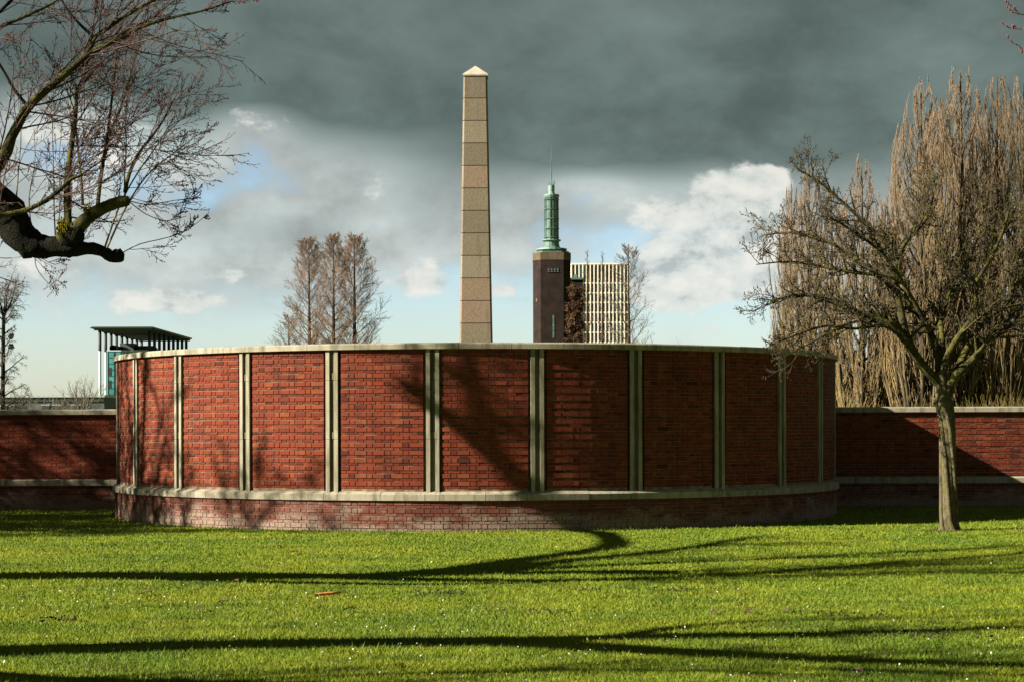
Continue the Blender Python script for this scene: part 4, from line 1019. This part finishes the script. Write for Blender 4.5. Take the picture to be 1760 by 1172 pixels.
def build_redwoods():
    protos = []
    for i, (H, R, m) in enumerate([(22, 6.6, 'redwood_twig'), (22, 6.0, 'redwood_twig'), (20, 6.4, 'grey_twig'), (22, 2.6, 'redwood_twig')]):
        tr, out = redwood(H, R, 60 + i, *((95, (17, 9)), (95, (17, 9)), (60, (11, 7)), (42, (7, 4)))[i])
        T = tree_obj('redwood_tree', Vector((0, 0, 0)), 'x', 'bare conical redwoods', ([tr], 'redwood_bark'), [], [('limbs', out[0], 'redwood_bark', 4), ('twigs', out[1], m, 3), ('twigs', out[2], m, 3)])
        protos.append((T, H))
    used = [False] * 4
    spots = [(0, 532, 415, 200, 1.0, 'bare conical tree of the cluster of three, on the glass building side'), (1, 574, 408, 198, 1.0, 'tallest bare conical tree, in the middle of the cluster of three'), (0, 610, 410, 203, 1.05, 'bare conical tree of the cluster of three, on the obelisk side'), (2, 497, 545, 215, 1.0, 'short bare tree beside the cluster of three conical trees'), (3, 1010, 430, 226, .8, 'slim bare tree before the cream office tower, next to the brick annexe'), (3, 1036, 432, 229, .75, 'slim bare tree before the middle of the cream office tower'), (2, 1081, 430, 212, .98, 'bare conical tree at the corner of the cream office tower')]
    for i, (k, px, py, d, w, lab) in enumerate(spots):
        T, H = protos[k]; p = P(px, HY, d); s = (EYE + (HY - py) * d / F) / H; loc = (p.x, d, 0); sc = (s * w, s * w, s)
        if py > 500: sc = (s * 1.3, s * 1.3, s)
        if not used[k]:
            T.location = loc; T.scale = sc; T['label'] = lab; used[k] = True; T.rotation_euler = (0, 0, i * 2.1)
        else: copy_tree(T, loc, i * 2.1, sc, lab)
build_redwoods()

# --- brown-leaved beech between tower and office block
def build_beech():
    d = 300.0; k = d / F; p = P(985, HY, d); b = Vector((p.x, d, 0)); H = EYE + (HY - 487) * k
    random.seed(5)
    S = dict(segs=[6, 4, 3], up=[0.10, 0.10, 0.05], jit=[0.2, 0.3, 0.3], taper=0.3, kids=[7, 4], ratio=[0.5, 0.5], rr=[0.5, 0.6], ang=[(25, 60), (25, 60)], **{'from': [0.2, 0.1]})
    trunk = smooth_line([b + Vector((0, 0, -.2)), b + Vector((0, 0, .5)), b + Vector((.1, 0, H * .5)), b + Vector((.6, 0, H * .97))], [.5, .4, .25, .04], 5)
    out = [[], [], []]
    for j in range(44):
        t = .15 + .83 * j / 44; q, dd, rr = along(trunk, t); a = j * 2.4
        grow(q, Vector((math.cos(a), math.sin(a), .5)).normalized(), (0.6 + 2.7 * (1 - t) ** .6) * random.uniform(.8, 1.1), .07, 0, S, out, .016)
    T = tree_obj('beech_tree', b, 'dark tree holding brown dead leaves in front of the tower annexe', None, ([trunk], 'redwood_bark'), [], [('limbs', out[0] + out[1], 'redwood_bark', 4), ('twigs', out[2], 'redwood_bark', 3)])
    pts = [l[0][i] - b + rnd_unit() * random.uniform(.1, .8) for l in out[2] + out[1] for i in (1, 2, 3) for _ in range(9)]
    n = len(pts); C = np.array([tuple(q) for q in pts]); A = np.random.randn(n, 3); A /= np.linalg.norm(A, axis=1, keepdims=True); B = np.cross(A, np.random.randn(n, 3)); B /= np.linalg.norm(B, axis=1, keepdims=True)
    s = (.08 + .08 * np.random.rand(n))[:, None]
    V = np.stack([C - A * s, C + B * s * .7, C + A * s, C - B * s * .7], 1)
    tag(link('leaves', np_mesh('leaves', V.reshape(-1, 3), None, np.arange(n * 4).reshape(-1, 4)), 'beech_leaf', T), kind='stuff')
build_beech()

# --- slender tree at the far left, bush by the low building, twig tops right of the office tower
def build_small_trees():
    d = 75.0; p = P(6, HY, d); b = Vector((p.x, d, 0)); random.seed(8)
    H = EYE + (HY - 540) * d / F
    S = dict(segs=[6, 5, 4], up=[0.02, -0.10, -0.12], jit=[0.16, 0.22, 0.3], taper=0.35, kids=[10, 9], ratio=[0.5, 0.5], rr=[0.5, 0.6], ang=[(25, 70), (25, 70)], **{'from': [0.2, 0.1]})
    trunk = smooth_line([b + Vector((0, 0, -.1)), b + Vector((0, 0, .4)), b + Vector((-.02, 0, H * .5)), b + Vector((0.02, 0, H))], [.14, .10, .085, .07], 5)
    out = [[], [], []]
    for j in range(34):
        t = .35 + .64 * j / 34; q, dd, rr = along(trunk, t); a = j * 2.4
        grow(q, Vector((math.cos(a), math.sin(a), .75)).normalized(), random.uniform(.6, 1.35), .03, 0, S, out, .006)
    for j in range(10):
        a = j * .7; grow(along(trunk, .99)[0], Vector((math.cos(a) * .6, math.sin(a) * .6, 1)).normalized(), random.uniform(1.0, 1.9), .03, 0, S, out, .006)
    T = tree_obj('slender_tree', b, 'slender dark-stemmed tree with drooping twigs behind the wing wall', None, ([trunk], 'bark_dark'), [], [('limbs', out[0], 'bark_dark', 4), ('twigs', out[1] + out[2], 'grey_twig', 3)])
    for y in (578, 596): 
        c = P(19, y, d) - b; tag(link('twig_ball', octa_mesh('twig_ball', [c + rnd_unit() * random.uniform(0, .11) for _ in range(80)], .035), 'bark_dark', T), kind='stuff')
    for (px, py, d, nm, lab, n_) in ((143, 645, 150, 'round_tree', 'small round bare tree in front of the low grey building', 16), (60, 668, 160, 'round_tree', 'bare bush showing just above the wing wall coping by the slender tree', 14), (1143, 572, 250, 'round_tree', 'distant treetop peeping over the round wall right of the office tower', 14), (110, 672, 165, 'round_tree', 'low bare bush between the slender tree and the small round tree', 12)):
        p = P(px, HY, d); b = Vector((p.x, d, 0)); H = EYE + (HY - py) * d / F
        S2 = dict(segs=[5, 4, 3], up=[0.12, 0.10, 0.05], jit=[0.18, 0.22, 0.25], taper=0.3, kids=[6, 5], ratio=[0.5, 0.5], rr=[0.5, 0.6], ang=[(15, 45), (15, 50)], **{'from': [0.25, 0.1]})
        trunk = smooth_line([b + Vector((0, 0, -.1)), b + Vector((0, 0, .3)), b + Vector((0, 0, H * .45))], [.16, .12, .08], 4); out = [[], [], []]
        for j in range(n_):
            a = j * 2.4; q = along(trunk, random.uniform(.6, .98))[0]
            grow(q, Vector((math.cos(a) * .55, math.sin(a) * .55, 1)).normalized(), H * random.uniform(.42, .56), .05, 0, S2, out, .011)
        tree_obj(nm, b, lab, None, ([trunk], 'grey_twig'), [], [('limbs', out[0], 'grey_twig', 4), ('twigs', out[1] + out[2], 'grey_twig', 3)])
build_small_trees()

# ------------------------------------------------------------------ lawn detail
def build_grass():
    N = 520000
    # density falls with distance so that blades stay about a pixel apart
    u = np.random.rand(N); y0, y1 = 10.6, 38.3
    y = 1.0 / (1 / y0 + (1 / y1 - 1 / y0) * u)                # pdf ~ 1/y^2
    x = (np.random.rand(N) * 2 - 1) * (0.276 * y + 1.3)
    rd = np.hypot(x - DC.x, y - DC.y)
    keep = (rd > DR + 0.045) & ~((y > WY - 0.03) & (np.abs(x - DC.x) > 5)) & ~(np.hypot(x - 7.0, y - 29.5) < 0.14)
    x, y = x[keep], y[keep]; n = len(x)
    lod = y / 12.0
    clump = np.sin(x * 3.1 + np.cos(y * 2.3) * 2) * np.cos(y * 2.7 + np.sin(x * 1.9) * 2)
    h = (0.011 + 0.020 * np.random.rand(n) + 0.006 * clump) * (0.9 + 0.1 * lod)
    h *= 1 + 0.9 * (np.random.rand(n) < 0.05)
    near = np.clip((0.18 - (np.hypot(x - DC.x, y - DC.y) - DR - 0.045)) / 0.18, 0, 1); h *= 1 + 0.9 * near
    w = 0.0044 * lod ** 0.9 * (0.7 + 0.6 * np.random.rand(n))
    a = np.random.rand(n) * 2 * math.pi; lean = h * (0.2 + 0.9 * np.random.rand(n)); la = np.random.rand(n) * 2 * math.pi
    dx, dy = np.cos(a) * w, np.sin(a) * w; z = np.full(n, -0.002)
    V = np.stack([np.stack([x - dx, y - dy, z], 1), np.stack([x + dx, y + dy, z], 1), np.stack([x + np.cos(la) * lean, y + np.sin(la) * lean, h], 1)], 1)
    me = np_mesh('grass', V.reshape(-1, 3), np.arange(n * 3).reshape(-1, 3))
    t = np.clip(np.random.normal(0.48, 0.22, n) + 0.10 * clump, 0, 1).astype(np.float32)
    at = me.attributes.new('tint', 'FLOAT', 'FACE'); at.data.foreach_set('value', t)
    tag(link('grass', me, 'grass'), 'short green and yellow lawn grass before the round wall', 'grass', kind='stuff')
    # daisies
    n = 4200; u = np.random.rand(n); y = 1.0 / (1 / 11.0 + (1 / 30.0 - 1 / 11.0) * u); x = (np.random.rand(n) * 2 - 1) * (0.276 * y + 1.0)
    cl = np.sin(x * 1.1 + 2) * np.cos(y * 0.9) + np.sin(x * .37 + y * .5)
    k = (np.random.rand(n) < 0.18 + 0.38 * np.clip(cl, 0, 1.4)) & (np.hypot(x - DC.x, y - DC.y) > DR + .2); x, y = x[k], y[k]; n = len(x)
    r = 0.0048 * (0.6 + 0.8 * np.random.rand(n)); z = 0.028 + 0.010 * np.random.rand(n); ang = np.arange(6) * math.pi / 3
    tilt = np.random.randn(n, 2) * 0.5
    V = np.stack([x[:, None] + r[:, None] * np.cos(ang), y[:, None] + r[:, None] * np.sin(ang), z[:, None] + r[:, None] * (np.cos(ang) * tilt[:, :1] + np.sin(ang) * (tilt[:, 1:] - 0.2) * -1)], -1)
    b0 = np.arange(n)[:, None] * 6
    Q = np.concatenate([b0 + np.array([[0, 1, 2, 3]]), b0 + np.array([[0, 3, 4, 5]])])
    tag(link('daisies', np_mesh('daisies', V.reshape(-1, 3), None, Q), 'daisy'), 'tiny white daisies scattered over the lawn', 'daisies', kind='stuff')
build_grass()
def build_litter():
    random.seed(3)
    b = ground(563, 1026); b.z = 0.027
    l = 0.118
    o = link('orange_stick', tube_mesh('orange_stick', [([Vector((-l, -0.055, 0.004)), Vector((-l * .4, -0.02, 0.007)), Vector((l * .3, 0.02, 0.012)), Vector((l, 0.05, 0.016))], [.015, .0165, .0155, .012])], 7), 'orange_stick', None, b)
    tag(o, 'short bright orange stick lying on the lawn', 'stick')
    def leaf_mesh(s):
        V = []; 
        for i in range(6):
            t = i / 5; w = s * .42 * math.sin(math.pi * min(1, t * .92 + .06)); z = .004 + .012 * math.sin(t * 3.1) 
            V += [(-s / 2 + s * t, -w, z + .008), (-s / 2 + s * t, 0, z), (-s / 2 + s * t, w, z + .010)]
        Q = [(i * 3 + j, i * 3 + j + 1, i * 3 + j + 4, i * 3 + j + 3) for i in range(5) for j in range(2)]
        return np_mesh('fallen_leaf', V, None, Q)
    m = leaf_mesh(.10)
    for i, (px, py) in enumerate(((404, 1003), (252, 1024), (382, 1040), (588, 1011), (600, 1053), (70, 1075), (92, 1068), (342, 1052), (507, 953), (1228, 1058), (1700, 1102), (1472, 1160), (1290, 1056), (1352, 1053))):
        p = ground(px, py); p.z = .026
        o = link('fallen_leaf', m, 'dead_leaf', None, p); o.rotation_euler = (random.uniform(-.2, .2), random.uniform(-.2, .2), random.uniform(0, 6.2)); s = random.uniform(.7, 1.2); o.scale = (s, s, s)
        tag(o, 'small dark fallen leaf lying on the lawn', 'leaf', 'fallen leaves on the lawn')
    # bare earth patch
    c = ground(1548, 1089); pts = [Vector((random.gauss(c.x, .30), random.gauss(c.y, .20), random.uniform(-.004, .022))) for _ in range(240)]
    tag(link('earth_patch', octa_mesh('earth_patch', pts, .013, .6), 'earth'), 'patch of crumbled bare earth in the near lawn', 'earth', kind='stuff')
    pts = []
    for px, py, n in ((950, 1054, 26), (760, 1021, 30), (1150, 1016, 30), (95, 1067, 25), (1440, 1060, 20), (1010, 1018, 14)):
        c = ground(px, py)
        for _ in range(n): pts.append(Vector((random.gauss(c.x, .16), random.gauss(c.y, .10), random.uniform(.015, .036))))
    tag(link('worm_casts', octa_mesh('worm_casts', pts, .012, .8), 'earth'), 'small crumbs of dark soil on the lawn', 'earth', kind='stuff')
build_litter()
